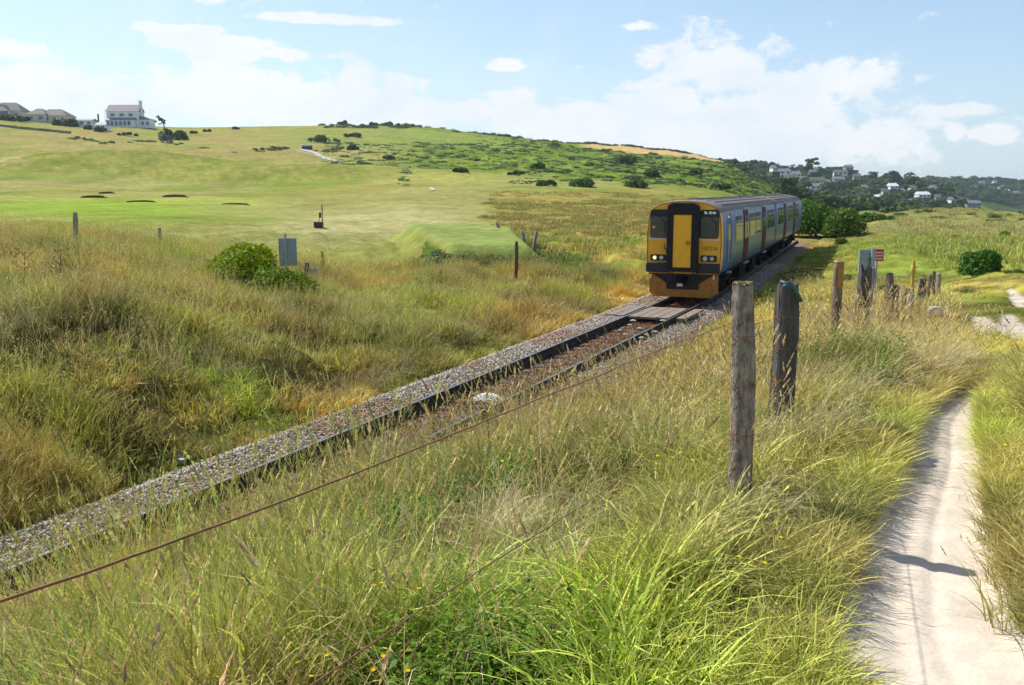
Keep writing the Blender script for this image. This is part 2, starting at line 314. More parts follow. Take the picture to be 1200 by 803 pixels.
# ------------------------------------------------------------------ materials
def mat(name, col, rough=.8, metal=0.0, noise=None, bump=0.0, bscale=20.0, coat=0.0, spec=None, col2=None, stretch=(1, 1, 1), coord='Object', detail=6, emit=None):
    m = bpy.data.materials.new(name); m.use_nodes = True; t = m.node_tree; b = t.nodes['Principled BSDF']
    b.inputs['Roughness'].default_value = rough; b.inputs['Metallic'].default_value = metal; b.inputs['Base Color'].default_value = (*col, 1)
    if spec is not None: b.inputs['Specular IOR Level'].default_value = spec
    if coat: b.inputs['Coat Weight'].default_value = coat; b.inputs['Coat Roughness'].default_value = .08
    if emit: b.inputs['Emission Color'].default_value = (*emit[:3], 1); b.inputs['Emission Strength'].default_value = emit[3]
    if noise or bump:
        tcn = t.nodes.new('ShaderNodeTexCoord'); mp = t.nodes.new('ShaderNodeMapping'); t.links.new(tcn.outputs[coord], mp.inputs[0]); mp.inputs['Scale'].default_value = stretch
    if noise:
        n = t.nodes.new('ShaderNodeTexNoise'); n.inputs['Scale'].default_value = noise; n.inputs['Detail'].default_value = detail; n.inputs['Roughness'].default_value = .65; t.links.new(mp.outputs[0], n.inputs[0])
        r = t.nodes.new('ShaderNodeValToRGB'); r.color_ramp.elements[0].position = .32; r.color_ramp.elements[1].position = .68
        c2 = col2 or tuple(c * .55 for c in col); r.color_ramp.elements[0].color = (*c2, 1); r.color_ramp.elements[1].color = (*col, 1)
        t.links.new(n.outputs[0], r.inputs[0]); t.links.new(r.outputs[0], b.inputs['Base Color'])
    if bump:
        n2 = t.nodes.new('ShaderNodeTexNoise'); n2.inputs['Scale'].default_value = bscale; n2.inputs['Detail'].default_value = 8; t.links.new(mp.outputs[0], n2.inputs[0])
        bp = t.nodes.new('ShaderNodeBump'); bp.inputs['Strength'].default_value = bump; bp.inputs['Distance'].default_value = .02; t.links.new(n2.outputs[0], bp.inputs['Height']); t.links.new(bp.outputs[0], b.inputs['Normal'])
    return m
def leafmat(name, inst=True, trans=.28, base=(1, 1, 1), tip=(.9, .85, .6), tipamt=.35, rough=.55, vary=.48):
    # colour comes from the 'tint' carried by each plant, with tips drying out and plants varying a little
    m = bpy.data.materials.new(name); m.use_nodes = True; t = m.node_tree; nn = t.nodes; ll = t.links; nn.clear()
    at = nn.new('ShaderNodeAttribute'); at.attribute_name = 'tint'; at.attribute_type = 'INSTANCER' if inst else 'GEOMETRY'
    tt = nn.new('ShaderNodeAttribute'); tt.attribute_name = 'along'; tt.attribute_type = 'GEOMETRY'
    sp_ = nn.new('ShaderNodeSeparateXYZ'); ll.new(tt.outputs['Vector'], sp_.inputs[0])
    oi = nn.new('ShaderNodeObjectInfo')
    mu = nn.new('ShaderNodeMix'); mu.data_type = 'RGBA'; mu.blend_type = 'MULTIPLY'; mu.inputs[0].default_value = 1; ll.new(at.outputs['Color'], mu.inputs[6]); mu.inputs[7].default_value = (*base, 1)
    mt = nn.new('ShaderNodeMix'); mt.data_type = 'RGBA'; ll.new(mu.outputs[2], mt.inputs[6]); mt.inputs[7].default_value = (*tip, 1)
    f = nn.new('ShaderNodeMath'); f.operation = 'MULTIPLY'; ll.new(sp_.outputs[0], f.inputs[0]); f.inputs[1].default_value = tipamt; ll.new(f.outputs[0], mt.inputs[0])
    hs = nn.new('ShaderNodeHueSaturation'); hs.inputs['Saturation'].default_value = 1.14; ll.new(mt.outputs[2], hs.inputs['Color'])
    a = nn.new('ShaderNodeMath'); a.operation = 'MULTIPLY_ADD'; ll.new(sp_.outputs[1], a.inputs[0]); a.inputs[1].default_value = 2 * vary; a.inputs[2].default_value = 1 - vary
    ll.new(a.outputs[0], hs.inputs['Value'])
    a2 = nn.new('ShaderNodeMath'); a2.operation = 'MULTIPLY_ADD'; ll.new(oi.outputs['Random'], a2.inputs[0]); a2.inputs[1].default_value = .05; a2.inputs[2].default_value = .475
    ll.new(a2.outputs[0], hs.inputs['Hue'])
    d = nn.new('ShaderNodeBsdfPrincipled'); d.inputs['Roughness'].default_value = rough; d.inputs['Specular IOR Level'].default_value = .1; ll.new(hs.outputs[0], d.inputs['Base Color'])
    tr = nn.new('ShaderNodeBsdfTranslucent'); ll.new(hs.outputs[0], tr.inputs[0])
    ms = nn.new('ShaderNodeMixShader'); ms.inputs[0].default_value = trans; ll.new(d.outputs[0], ms.inputs[1]); ll.new(tr.outputs[0], ms.inputs[2])
    o = nn.new('ShaderNodeOutputMaterial'); ll.new(ms.outputs[0], o.inputs[0])
    return m
def mesh_arr(name, v, f, along=None, mat_=None, tint=None, smooth=False):
    # v (n,3) ; f (m,4) quads, a triangle repeats its last index
    me = bpy.data.meshes.new(name); v = np.asarray(v, np.float32); f = np.asarray(f)
    if f.shape[1] == 4:
        istri = f[:, 2] == f[:, 3]
        loops = np.where(istri, 3, 4); tot = int(loops.sum()); st_ = np.concatenate([[0], np.cumsum(loops)[:-1]])
        li = f.ravel()[np.tile([True, True, True, False], len(f)) | np.repeat(~istri, 4)]
    else:
        loops = np.full(len(f), 3); tot = 3 * len(f); st_ = np.arange(len(f)) * 3; li = f.ravel()
    me.vertices.add(len(v)); me.vertices.foreach_set('co', v.ravel())
    me.loops.add(tot); me.loops.foreach_set('vertex_index', li.astype(np.int32))
    me.polygons.add(len(f)); me.polygons.foreach_set('loop_start', st_.astype(np.int32))
    try: me.polygons.foreach_set('loop_total', loops.astype(np.int32))
    except Exception: pass
    me.update(calc_edges=True)
    if along is not None:
        a = me.attributes.new('along', 'FLOAT_VECTOR', 'POINT'); a.data.foreach_set('vector', np.asarray(along, np.float32).ravel())
    if tint is not None:
        a = me.attributes.new('tint', 'FLOAT_COLOR', 'POINT'); a.data.foreach_set('color', np.asarray(tint, np.float32).ravel())
    if mat_: me.materials.append(mat_)
    if smooth: me.polygons.foreach_set('use_smooth', np.ones(len(f), bool))
    return me
def obj(name, me, parent=None):
    o = bpy.data.objects.new(name, me); C.objects.link(o)
    if parent: o.parent = parent
    return o
def scatter(name, protos, P, rot, scl, idx, tint, label, cat, mat_=None):
    # one 'stuff' object: points carrying turn, size and colour, on which small plant meshes grow
    me = bpy.data.meshes.new(name); n = len(P); me.vertices.add(n); me.vertices.foreach_set('co', np.asarray(P, np.float32).ravel())
    a = me.attributes.new('rot', 'FLOAT_VECTOR', 'POINT'); a.data.foreach_set('vector', np.asarray(rot, np.float32).ravel())
    a = me.attributes.new('scl', 'FLOAT_VECTOR', 'POINT'); a.data.foreach_set('vector', np.asarray(scl, np.float32).ravel())
    a = me.attributes.new('pick', 'INT', 'POINT'); a.data.foreach_set('value', np.asarray(idx, np.int32))
    a = me.attributes.new('tint', 'FLOAT_COLOR', 'POINT'); t4 = np.ones((n, 4), np.float32); t4[:, :3] = tint; a.data.foreach_set('color', t4.ravel())
    o = bpy.data.objects.new(name, me); C.objects.link(o); tag(o, label, cat, kind='stuff')
    col = bpy.data.collections.new(name + '_kinds')
    for k, pm in enumerate(protos):
        po = bpy.data.objects.new('%s_%02d' % (name, k), pm); col.objects.link(po)
    g = bpy.data.node_groups.new(name, 'GeometryNodeTree'); g.interface.new_socket('Geometry', in_out='INPUT', socket_type='NodeSocketGeometry'); g.interface.new_socket('Geometry', in_out='OUTPUT', socket_type='NodeSocketGeometry')
    nn = g.nodes; ll = g.links; gi = nn.new('NodeGroupInput'); go = nn.new('NodeGroupOutput')
    ci = nn.new('GeometryNodeCollectionInfo'); ci.inputs['Collection'].default_value = col; ci.inputs['Separate Children'].default_value = True; ci.inputs['Reset Children'].default_value = True
    ip = nn.new('GeometryNodeInstanceOnPoints'); ip.inputs['Pick Instance'].default_value = True
    mp = nn.new('GeometryNodeMeshToPoints'); ll.new(gi.outputs[0], mp.inputs[0]); ll.new(mp.outputs[0], ip.inputs['Points']); ll.new(ci.outputs[0], ip.inputs['Instance'])
    def na(nm, ty):
        q = nn.new('GeometryNodeInputNamedAttribute'); q.data_type = ty; q.inputs[0].default_value = nm; return [s_ for s_ in q.outputs if s_.enabled][0]
    e = nn.new('FunctionNodeEulerToRotation'); ll.new(na('rot', 'FLOAT_VECTOR'), e.inputs[0]); ll.new(e.outputs[0], ip.inputs['Rotation'])
    ll.new(na('scl', 'FLOAT_VECTOR'), ip.inputs['Scale']); ll.new(na('pick', 'INT'), ip.inputs['Instance Index'])
    ll.new(ip.outputs[0], go.inputs[0])
    md = o.modifiers.new('grow', 'NODES'); md.node_group = g
    if mat_: me.materials.append(mat_)
    return o
# ------------------------------------------------------------------ plant meshes
def blades(n, spread, h0, h1, wd, lean, curl, seed, segs=4, flat=0.0, dirbias=None):
    r = np.random.default_rng(seed); ang = r.uniform(0, 2 * np.pi, n); rad = spread * np.sqrt(r.uniform(0, 1, n))
    bx = rad * np.cos(ang); by = rad * np.sin(ang); hh = r.uniform(h0, h1, n); ld = ang + r.normal(0, .9, n)
    if dirbias is not None: ld = dirbias + r.normal(0, .55, n)
    le = np.abs(r.normal(lean, lean * .5, n)); cu = np.abs(r.normal(curl, curl * .6, n)); wv = wd * r.uniform(.6, 1.3, n); face = r.uniform(0, np.pi, n)
    t = np.linspace(0, 1, segs + 1)[None, :]
    th = le[:, None] + cu[:, None] * t * 1.6           # angle from vertical along blade
    ds = hh[:, None] / segs; hx = np.concatenate([np.zeros((n, 1)), np.cumsum(np.sin(th[:, :-1]) * ds, axis=1)], 1); hz_ = np.concatenate([np.zeros((n, 1)), np.cumsum(np.cos(th[:, :-1]) * ds, axis=1)], 1)
    cx = bx[:, None] + hx * np.cos(ld)[:, None]; cy = by[:, None] + hx * np.sin(ld)[:, None]
    ww = wv[:, None] * np.array([.8] + [1.0] * (segs - 1) + [0.05])[None, :] * (1 - .5 * t) * .5
    fx = np.cos(face)[:, None] * ww; fy = np.sin(face)[:, None] * ww
    Vv = np.stack([np.stack([cx - fx, cy - fy, hz_ - .03], -1), np.stack([cx + fx, cy + fy, hz_ - .03], -1)], 2)   # n, segs+1, 2, 3
    vs = Vv.reshape(-1, 3); base = (np.arange(n) * (segs + 1) * 2)[:, None]; k = (np.arange(segs) * 2)[None, :]
    f = np.stack([base + k, base + k + 1, base + k + 3, base + k + 2], -1).reshape(-1, 4)
    rv = r.uniform(0, 1, n)[:, None]; al = np.stack([np.repeat(np.broadcast_to(t, (n, segs + 1)), 2, axis=1).reshape(n, -1), np.broadcast_to(rv, (n, 2 * (segs + 1))), np.zeros((n, 2 * (segs + 1)))], -1).reshape(-1, 3)
    tips = np.stack([cx[:, -1], cy[:, -1], hz_[:, -1]], -1)
    return vs, f, al, tips, ld
def heads(tips, ld, ln, wd, seed, k=7):
    r = np.random.default_rng(seed); V_ = []; F_ = []; A2 = []
    for i, (p, a) in enumerate(zip(tips, ld)):
        L_ = ln * r.uniform(.6, 1.25); dx, dy, dz = math.cos(a) * .45, math.sin(a) * .45, .85; rv = r.uniform()
        for j in range(k):
            s_ = j / k - .15; c = np.array(p) + np.array([dx, dy, dz]) * L_ * s_; ww = wd * (1.1 - abs(s_ - .35)) * r.uniform(.7, 1.2)
            q = r.uniform(0, 6.28); o1 = np.array([math.cos(q), math.sin(q), .4]) * ww; o2 = np.array([dx, dy, dz]) * L_ * .22
            b = len(V_); V_ += [c - o2 * .5, c + o1 * .5 + o2 * .3, c + o2 * 1.1, c - o1 * .5 + o2 * .3]; F_.append((b, b + 1, b + 2, b + 3)); A2 += [(1, rv, 0)] * 4
    return np.array(V_), np.array(F_), np.array(A2)
def join(*parts):
    V_ = []; F_ = []; A2 = []; k = 0
    for p in parts:
        V_.append(p[0]); F_.append(p[1] + k); A2.append(p[2]); k += len(p[0])
    return np.concatenate(V_), np.concatenate(F_), np.concatenate(A2)
def leafy(n, spread, h, leaf, seed):      # broad-leaved weed: stems with pairs of leaves
    r = np.random.default_rng(seed); V_ = []; F_ = []; A2 = []
    for i in range(n):
        a = r.uniform(0, 6.28); rd = spread * math.sqrt(r.uniform()); hh = h * r.uniform(.5, 1.1); lx, ly = math.cos(a) * .25, math.sin(a) * .25; rv = r.uniform()
        for j in range(9):
            s_ = .15 + .85 * j / 8; c = np.array([math.cos(a) * rd + lx * hh * s_, math.sin(a) * rd + ly * hh * s_, hh * s_]); q = a + j * 2.4 + r.normal(0, .3)
            Ls = leaf * (1.15 - .6 * s_) * r.uniform(.7, 1.3); d = np.array([math.cos(q), math.sin(q), r.uniform(-.1, .7)]); sd_ = np.array([-math.sin(q), math.cos(q), 0]) * Ls * .28
            b = len(V_); V_ += [c, c + d * Ls * .5 + sd_, c + d * Ls + np.array([0, 0, -.12 * Ls]), c + d * Ls * .5 - sd_]; F_.append((b, b + 1, b + 2, b + 3)); A2 += [(.0, rv, 0), (.2, rv, 0), (.3, rv, 0), (.2, rv, 0)]
    return np.array(V_), np.array(F_), np.array(A2)
def bushv(lobes, n, leaf, seed, flat=.85):
    # leaves spread through the skin of several overlapping lobes (x,y,z,r)
    r = np.random.default_rng(seed); lobes = np.array(lobes, float); wts = lobes[:, 3] ** 2; wts /= wts.sum(); li = r.choice(len(lobes), n, p=wts)
    d = r.normal(0, 1, (n, 3)); d /= np.linalg.norm(d, axis=1)[:, None]; d[:, 2] = np.where(d[:, 2] < -.35, -d[:, 2], d[:, 2])
    lump = .82 + .3 * (fbm(d[:, 0] * 3 + li * 7, d[:, 1] * 3 + d[:, 2] * 4, seed) - .3)
    rad = lobes[li, 3] * lump * r.uniform(.62, 1.0, n) ** .5; c = lobes[li, :3] + d * rad[:, None] * np.array([1, 1, flat])
    keep = c[:, 2] > -.05 * lobes[:, 3].max(); c = c[keep]; d = d[keep]; n = len(c)
    nn_ = d + r.normal(0, .55, (n, 3)); nn_ /= np.linalg.norm(nn_, axis=1)[:, None]
    t1 = np.cross(nn_, r.normal(0, 1, (n, 3))); t1 /= np.linalg.norm(t1, axis=1)[:, None]; t2 = np.cross(nn_, t1)
    s_ = (leaf * r.uniform(.5, 1.3, n))[:, None]
    vs = np.stack([c - t1 * s_, c + t2 * s_ * .55 + nn_ * s_ * .15, c + t1 * s_, c - t2 * s_ * .55 + nn_ * s_ * .15], 1).reshape(-1, 3)
    f = np.arange(n * 4).reshape(-1, 4); al = np.repeat(np.stack([r.uniform(0, 1, n), r.uniform(0, 1, n), np.zeros(n)], 1), 4, axis=0)
    return vs, f, al
# ------------------------------------------------------------------ ground: one sheet, fine near the camera, to the horizon
def lerp3(a, b, t): return np.asarray(a) * (1 - t[..., None]) + np.asarray(b) * t[..., None]
def cover(x, y, z=None):
    """colour of what grows there: (rgb of the ground, rgb of the plants, height of the plants)"""
    d = dtrack(x, y); r = np.hypot(x, y); a = x / np.maximum(y, 1.0)
    n1 = fbm(x / 6, y / 6, 31); n2 = fbm(x / 1.6, y / 1.6, 32, 3); n3 = fbm(x / 25, y / 25, 33); n4 = fbm(x / 3.1 + 9, y / 3.1, 34, 3)
    green = np.array([.145, .205, .040]); olive = np.array([.195, .19, .06]); straw = np.array([.40, .335, .155]); rust = np.array([.29, .21, .10]); lush = np.array([.125, .20, .035])
    k = sstep(n1 * .5 + n2 * .5, .36, .62)
    plant = lerp3(green, olive, k)
    plant = lerp3(plant, straw, sstep(n4 * .6 + n2 * .4, .50, .66) * .55)
    # the left bank: olive near the line, straw and rust towards its top
    lb = sstep(-d, 2, 5); up_ = sstep(-d, 9, 19) * (y < 60)
    plant = lerp3(plant, lerp3(straw, rust, sstep(n2, .35, .65)), up_ * sstep(n1, .30, .52) * .62)
    plant = lerp3(plant, rust, lb * sstep(n4, .54, .68) * .55)
    # the near slope by the camera is lush, the slope below the fence pale straw green
    near = (d > 1) & (y < 9); lushk = np.where(near, sstep(5.6 + (n1 - .5) * 5 - np.hypot((x + 1.0) * .8, y - 2), 0, 3.0), 0)
    pale = sstep(d, 2.5, 4) * sstep(y, 6, 10) * sstep(45 - y, 0, 10) * sstep(10 - d, 0, 1.5)
    plant = lerp3(plant, np.array([.345, .325, .125]), pale * (.45 + .3 * n2)); plant = lerp3(plant, lush, lushk * (.45 + .45 * sstep(n4, .42, .58)))
    rank = sstep(-d, 2.4, 3.6) * sstep(10.5 - (-d), 0, 3) * sstep(30 - y, 0, 8) * sstep(n1 * .5 + n4 * .5, .36, .52); plant = lerp3(plant, np.array([.12, .14, .04]), rank * .6)
    # dry verge along the line
    verge = sstep(4.4 - np.abs(d), 0, 1.2); plant = lerp3(plant, rust * 1.1, verge * sstep(n4, .4, .6) * .6)
    # right of the path and the hollow beyond the fence
    rg = sstep(a, .33, .38) * sstep(y, 33, 45) * sstep(84 - y, 0, 14); plant = lerp3(plant, np.array([.17, .225, .065]), rg * .8)
    plant = lerp3(plant, np.array([.22, .23, .125]), sstep(a, .29, .33) * sstep(y, 74, 90) * sstep(260 - y, 0, 40) * .85)
    # clumps of different grasses: some pale and bright, some dark and rank
    c1 = fbm(x / 1.05 + 3, y / 1.05, 41, 3); c2 = fbm(x / 2.4, y / 2.4 + 8, 42, 3); br_ = .62 + 1.15 * sstep(c1 * .55 + c2 * .45, .36, .64)
    plant = plant * (1 + (br_ - 1)[..., None] * sstep(70 - r, 0, 30)[..., None]) * 1.72
    plant = lerp3(plant, plant * np.array([1.04, .98, .72]), sstep(c2, .5, .62) * .6)
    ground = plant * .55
    ground = lerp3(ground, np.array([.07, .06, .035]), sstep(42 - r, 0, 25) * .6)  # soil near the camera, darkened to put shade between the tufts
    # golf course beyond the bank
    fw = sstep(y, 43, 50) * (1 - sstep(a + (n1 - .5) * .05, -.045, .0) * sstep(175 - y, 0, 20)); fw = np.where(d > -8, 0, fw)
    fcol = lerp3(np.array([.31, .30, .13]), np.array([.24, .285, .095]), sstep(n3, .42, .6))
    fcol = lerp3(fcol, np.array([.36, .34, .20]), sstep(fbm(x / 14, y / 22, 40), .48, .62) * .7)
    br = np.exp(-((a + .44) / .12) ** 2 - ((y - 118) / 28) ** 2); fcol = lerp3(fcol, np.array([.27, .40, .085]), np.clip(br * 1.5, 0, 1) * .8)
    br = np.exp(-((a + .33) / .07) ** 4 - ((y - 142) / 11) ** 4); fcol = lerp3(fcol, np.array([.38, .44, .14]), br * .9)      # green in front of the mounds
    gp = np.exp(-((x + 13) / 9) ** 2 - ((y - 92) / 26) ** 2); fcol = lerp3(fcol, np.array([.44, .42, .30]), np.clip(gp * 1.5, 0, 1) * (.4 + .6 * n2))
    ground = lerp3(ground, fcol * np.array([.80, .82, .74]), fw)
    o = quad_out(x, y, TEE); ins = sstep(.4 - o, 0, .3) * (y > 40); ground = lerp3(ground, np.array([.22, .29, .12]), ins * .9)
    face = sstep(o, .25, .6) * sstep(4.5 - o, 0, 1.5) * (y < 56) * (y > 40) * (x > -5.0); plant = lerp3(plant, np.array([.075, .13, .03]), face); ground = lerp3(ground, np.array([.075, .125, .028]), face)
    # mounds and rough beyond
    md = np.clip(np.exp(-((x + 100) / 38) ** 2 - ((y - 252) / 17) ** 2) + np.exp(-((x + 50) / 38) ** 2 - ((y - 232) / 13) ** 2), 0, 1)
    ground = lerp3(ground, lerp3(np.array([.17, .215, .055]), np.array([.25, .25, .09]), sstep(n2, .4, .6)), sstep(md, .2, .5) * .9)
    pk = np.exp(-((x + 150) / 38) ** 2 - ((y - 262) / 26) ** 2); ground = lerp3(ground, np.array([.45, .36, .24]), sstep(pk, .3, .8) * sstep(n1, .42, .6) * .8)
    up2 = sstep(y, 300, 330) * sstep(-.12 - a, -.03, .03); ground = lerp3(ground, lerp3(np.array([.24, .26, .10]), np.array([.30, .26, .13]), sstep(n3, .45, .6)), up2 * .8)
    # gorse and bracken hillside
    hill = sstep(a + (n3 - .5) * .04, -.16, -.08) * sstep(y, 190 - a * 60, 235 - a * 60)
    hc = lerp3(np.array([.115, .185, .035]), np.array([.20, .26, .065]), sstep(n1, .38, .62)); hc = lerp3(hc, np.array([.07, .12, .028]), sstep(n4 * .5 + n1 * .5, .52, .60) * .6)
    ground = lerp3(ground, hc, hill)
    ft = np.exp(-((a + .055) / .085) ** 4 - ((y - 222) / 17) ** 4); ground = lerp3(ground, np.array([.30, .31, .12]), ft * .9)
    top = np.exp(-((a + .12) / .14) ** 6 - ((y - 420) / 55) ** 6); ground = lerp3(ground, np.array([.21, .265, .09]), top * .8)
    bf = sstep(a, .065, .085) * sstep(.232 - a, -.01, .012) * sstep(y, 436 + 0 * a, 446) * (y < 700); ground = lerp3(ground, np.array([.46, .34, .20]), bf)
    vill = np.maximum(sstep(a, .2, .24) * sstep(y, 560, 640), sstep(a, .275, .295) * sstep(y, 290, 330)); ground = lerp3(ground, np.array([.05, .085, .03]), vill)
    fr = sstep(a, .43, .47) * sstep(y, 700, 760) * sstep(1000 - y, 0, 60) * sstep(a * 1100 + 600 - 1105, 0, 30); ground = lerp3(ground, np.array([.14, .21, .05]), fr * .9)
    ph = np.where((fw > .5) & (face < .3), .0, 1.0) * (1 - sstep(.35 - o, 0, .2) * (y > 40))
    warm = sstep(y, 60, 80) * sstep(190 - y, 0, 30) * (1 - rg) * (ph > .5) * sstep(.30 - a, 0, .03); wc = lerp3(np.array([.30, .25, .11]), np.array([.20, .21, .07]), sstep(n1, .42, .58)); ground = lerp3(ground, wc, warm * .85); plant = lerp3(plant, wc, warm * .85)
    sk = (1 - sstep(pathq(x, y) + (n2 - .5) * .5, .75, 1.25)) * (y > 14.5); ground = ground * np.array([1.06, 1.0, .70]); ground = lerp3(ground, np.array([.56, .49, .40]), sk); plant = lerp3(plant, np.array([.62, .50, .24]), sstep(fbm(x / .8 + 5, y / .8, 43, 3), .50, .62) * sstep(60 - r, 0, 20) * .38); plant = plant * np.array([1.07, 1.0, .84])
    return ground, plant, ph
print('terrain'); 
aa = np.concatenate([np.linspace(-math.pi, -.72, 46)[:-1], np.linspace(-.72, .72, 560), np.linspace(.72, math.pi, 46)[1:-1]])
rr = np.exp(np.linspace(math.log(.35), math.log(3900), 560))
AAg, RRg = np.meshgrid(aa, rr, indexing='ij'); GX = RRg * np.sin(AAg); GY = RRg * np.cos(AAg)
def hfull(x, y):          # behind the camera the land goes on at the same level
    return hgt(x, y)
GZf = hfull(GX, GY)
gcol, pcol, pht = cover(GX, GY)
na_, nr_ = AAg.shape
verts = np.stack([GX, GY, GZf], -1).reshape(-1, 3)
ii, jj = np.meshgrid(np.arange(na_), np.arange(nr_ - 1), indexing='ij'); i2 = (ii + 1) % na_
F = np.stack([ii * nr_ + jj, i2 * nr_ + jj, i2 * nr_ + jj + 1, ii * nr_ + jj + 1], -1).reshape(-1, 4)[:, ::-1]
verts = np.vstack([verts, [[0, 0, float(hfull(np.array([0.]), np.array([0.]))[0])]]]); cidx = len(verts) - 1
ic = np.arange(na_); Fc = np.stack([((ic + 1) % na_) * nr_, ic * nr_, np.full(na_, cidx), np.full(na_, cidx)], -1)
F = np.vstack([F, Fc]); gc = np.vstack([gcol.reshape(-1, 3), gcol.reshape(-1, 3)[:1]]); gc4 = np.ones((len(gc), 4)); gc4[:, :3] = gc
gm = bpy.data.materials.new('ground_cover'); gm.use_nodes = True; t = gm.node_tree; b = t.nodes['Principled BSDF']; b.inputs['Roughness'].default_value = 1.0; b.inputs['Specular IOR Level'].default_value = .0
at = t.nodes.new('ShaderNodeAttribute'); at.attribute_name = 'tint'; geo = t.nodes.new('ShaderNodeNewGeometry')
def tn(scale, det, r_=.6):
    n = t.nodes.new('ShaderNodeTexNoise'); n.inputs['Scale'].default_value = scale; n.inputs['Detail'].default_value = det; n.inputs['Roughness'].default_value = r_; t.links.new(geo.outputs['Position'], n.inputs['Vector']); return n.outputs[0]
def tmap(x, a, b_, c, d):
    n = t.nodes.new('ShaderNodeMapRange'); t.links.new(x, n.inputs[0]); n.inputs[1].default_value = a; n.inputs[2].default_value = b_; n.inputs[3].default_value = c; n.inputs[4].default_value = d; return n.outputs[0]
def tmul(a, b_):
    n = t.nodes.new('ShaderNodeMath'); n.operation = 'MULTIPLY'; t.links.new(a, n.inputs[0]); t.links.new(b_, n.inputs[1]); return n.outputs[0]
val = tmul(tmap(tn(.7, 9, .8), .3, .7, .62, 1.38), tmap(tn(.10, 8, .75), .3, .7, .72, 1.28)); hs = t.nodes.new('ShaderNodeHueSaturation')
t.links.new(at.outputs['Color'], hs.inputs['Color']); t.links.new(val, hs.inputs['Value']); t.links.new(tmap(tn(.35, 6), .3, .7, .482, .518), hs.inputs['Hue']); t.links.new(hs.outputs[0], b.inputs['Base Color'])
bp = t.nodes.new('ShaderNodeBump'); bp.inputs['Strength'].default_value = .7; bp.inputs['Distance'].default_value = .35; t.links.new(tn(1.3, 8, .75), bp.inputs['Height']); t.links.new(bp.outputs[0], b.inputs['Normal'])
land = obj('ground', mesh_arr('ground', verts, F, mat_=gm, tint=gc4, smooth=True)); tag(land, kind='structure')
# ------------------------------------------------------------------ sandy path
sand = mat('sand', (1.08, 1.06, 1.04), rough=.95, noise=9, col2=(.86, .84, .82), bump=.25, bscale=45, spec=.1)
sat = sand.node_tree.nodes.new('ShaderNodeAttribute'); sat.attribute_name = 'tint'; smx = sand.node_tree.nodes.new('ShaderNodeMix'); smx.data_type = 'RGBA'; smx.blend_type = 'MULTIPLY'; smx.inputs[0].default_value = 1
sbs = sand.node_tree.nodes['Principled BSDF']; old = sbs.inputs['Base Color'].links[0].from_socket; sand.node_tree.links.new(sat.outputs['Color'], smx.inputs[6]); sand.node_tree.links.new(old, smx.inputs[7]); sand.node_tree.links.new(smx.outputs[2], sbs.inputs['Base Color'])
def add_path(P, W_, name):
    P = np.array(P); W_ = np.array(W_); T = np.gradient(P, axis=0); T /= np.linalg.norm(T, axis=1)[:, None]; Nn = np.stack([T[:, 1], -T[:, 0]], 1)
    sub = 3; n = (len(P) - 1) * sub + 1; ti = np.linspace(0, len(P) - 1, n); P = np.stack([np.interp(ti, np.arange(len(P)), P[:, k]) for k in (0, 1)], 1)
    Nn = np.stack([np.interp(ti, np.arange(len(Nn)), Nn[:, k]) for k in (0, 1)], 1); W_ = np.interp(ti, np.arange(len(W_)), W_)
    q = np.linspace(-1.8, 1.8, 49); X = P[:, :1] + Nn[:, :1] * q * W_[:, None]; Y = P[:, 1:] + Nn[:, 1:] * q * W_[:, None]
    base = hgt(X, Y, carve=False); e = fbm(X * 2.2, Y * 2.2, 61, 3) - .5
    prof_ = -.11 + .105 * sstep(np.abs(q + .3 * e), .75, 1.4)
    Zp = base + prof_ + (fbm(X * 4, Y * 4, 62, 3) - .5) * .008 - .012 * np.exp(-((q - .12) / .1) ** 2) - .008 * np.exp(-((q + .35) / .12) ** 2) - .30 * sstep(np.abs(q), 1.32, 1.75)
    ed = sstep(np.abs(q) + (fbm(X * 6, Y * 6, 63, 3) - .5) * .8, .98, 1.3)[..., None]; tc_ = np.ones(X.shape + (4,)); sv = (.86 + .3 * fbm(X * 3, Y * 3, 64, 4))[..., None]; tc_[..., :3] = np.array([.57, .50, .41]) * sv * (1 - ed) + np.array([.17, .155, .075]) * ed
    vs = np.stack([X, Y, Zp], -1).reshape(-1, 3); m_, k_ = X.shape; a_, b_ = np.meshgrid(np.arange(m_ - 1), np.arange(k_ - 1), indexing='ij')
    f = np.stack([a_ * k_ + b_, a_ * k_ + b_ + 1, (a_ + 1) * k_ + b_ + 1, (a_ + 1) * k_ + b_], -1).reshape(-1, 4)
    o = obj(name, mesh_arr(name, vs, f, mat_=sand, smooth=True, tint=tc_.reshape(-1, 4))); tag(o, kind='structure'); return o
add_path(*PATHS[0], 'path')
# ------------------------------------------------------------------ railway: ballast bed, sleepers, rails
print('railway')
def tp(s, off, z=0.0):    # point at arc length s along the line, off metres right of its centre
    k = min(max(s / st, 0), len(TRK) - 2); i = int(k); f = k - i; p = TRK[i] * (1 - f) + TRK[i + 1] * f; t_ = TH[i] * (1 - f) + TH[i + 1] * f
    return Vector((p[0] + t_[1] * off, p[1] - t_[0] * off, z)), math.atan2(t_[0], t_[1])
S0 = min(range(len(TRK)), key=lambda i: abs(TRK[i][1] - 5)) * st; S1 = min(range(len(TRK)), key=lambda i: abs(TRK[i][1] - 78)) * st
railway = empty('railway_track', tp(S0, 0, -.2)[0]); tag(railway, 'single railway line running up from the lower left corner to under the train', 'railway track'); Rinv = Matrix.Translation(-railway.location)
m_web = mat('rail_rust', (.045, .026, .018), rough=.85, noise=30, col2=(.018, .012, .01)); m_head = mat('rail_head', (.42, .39, .36), rough=.38, metal=1.0, noise=8, col2=(.28, .26, .24), stretch=(1, 1, 1))
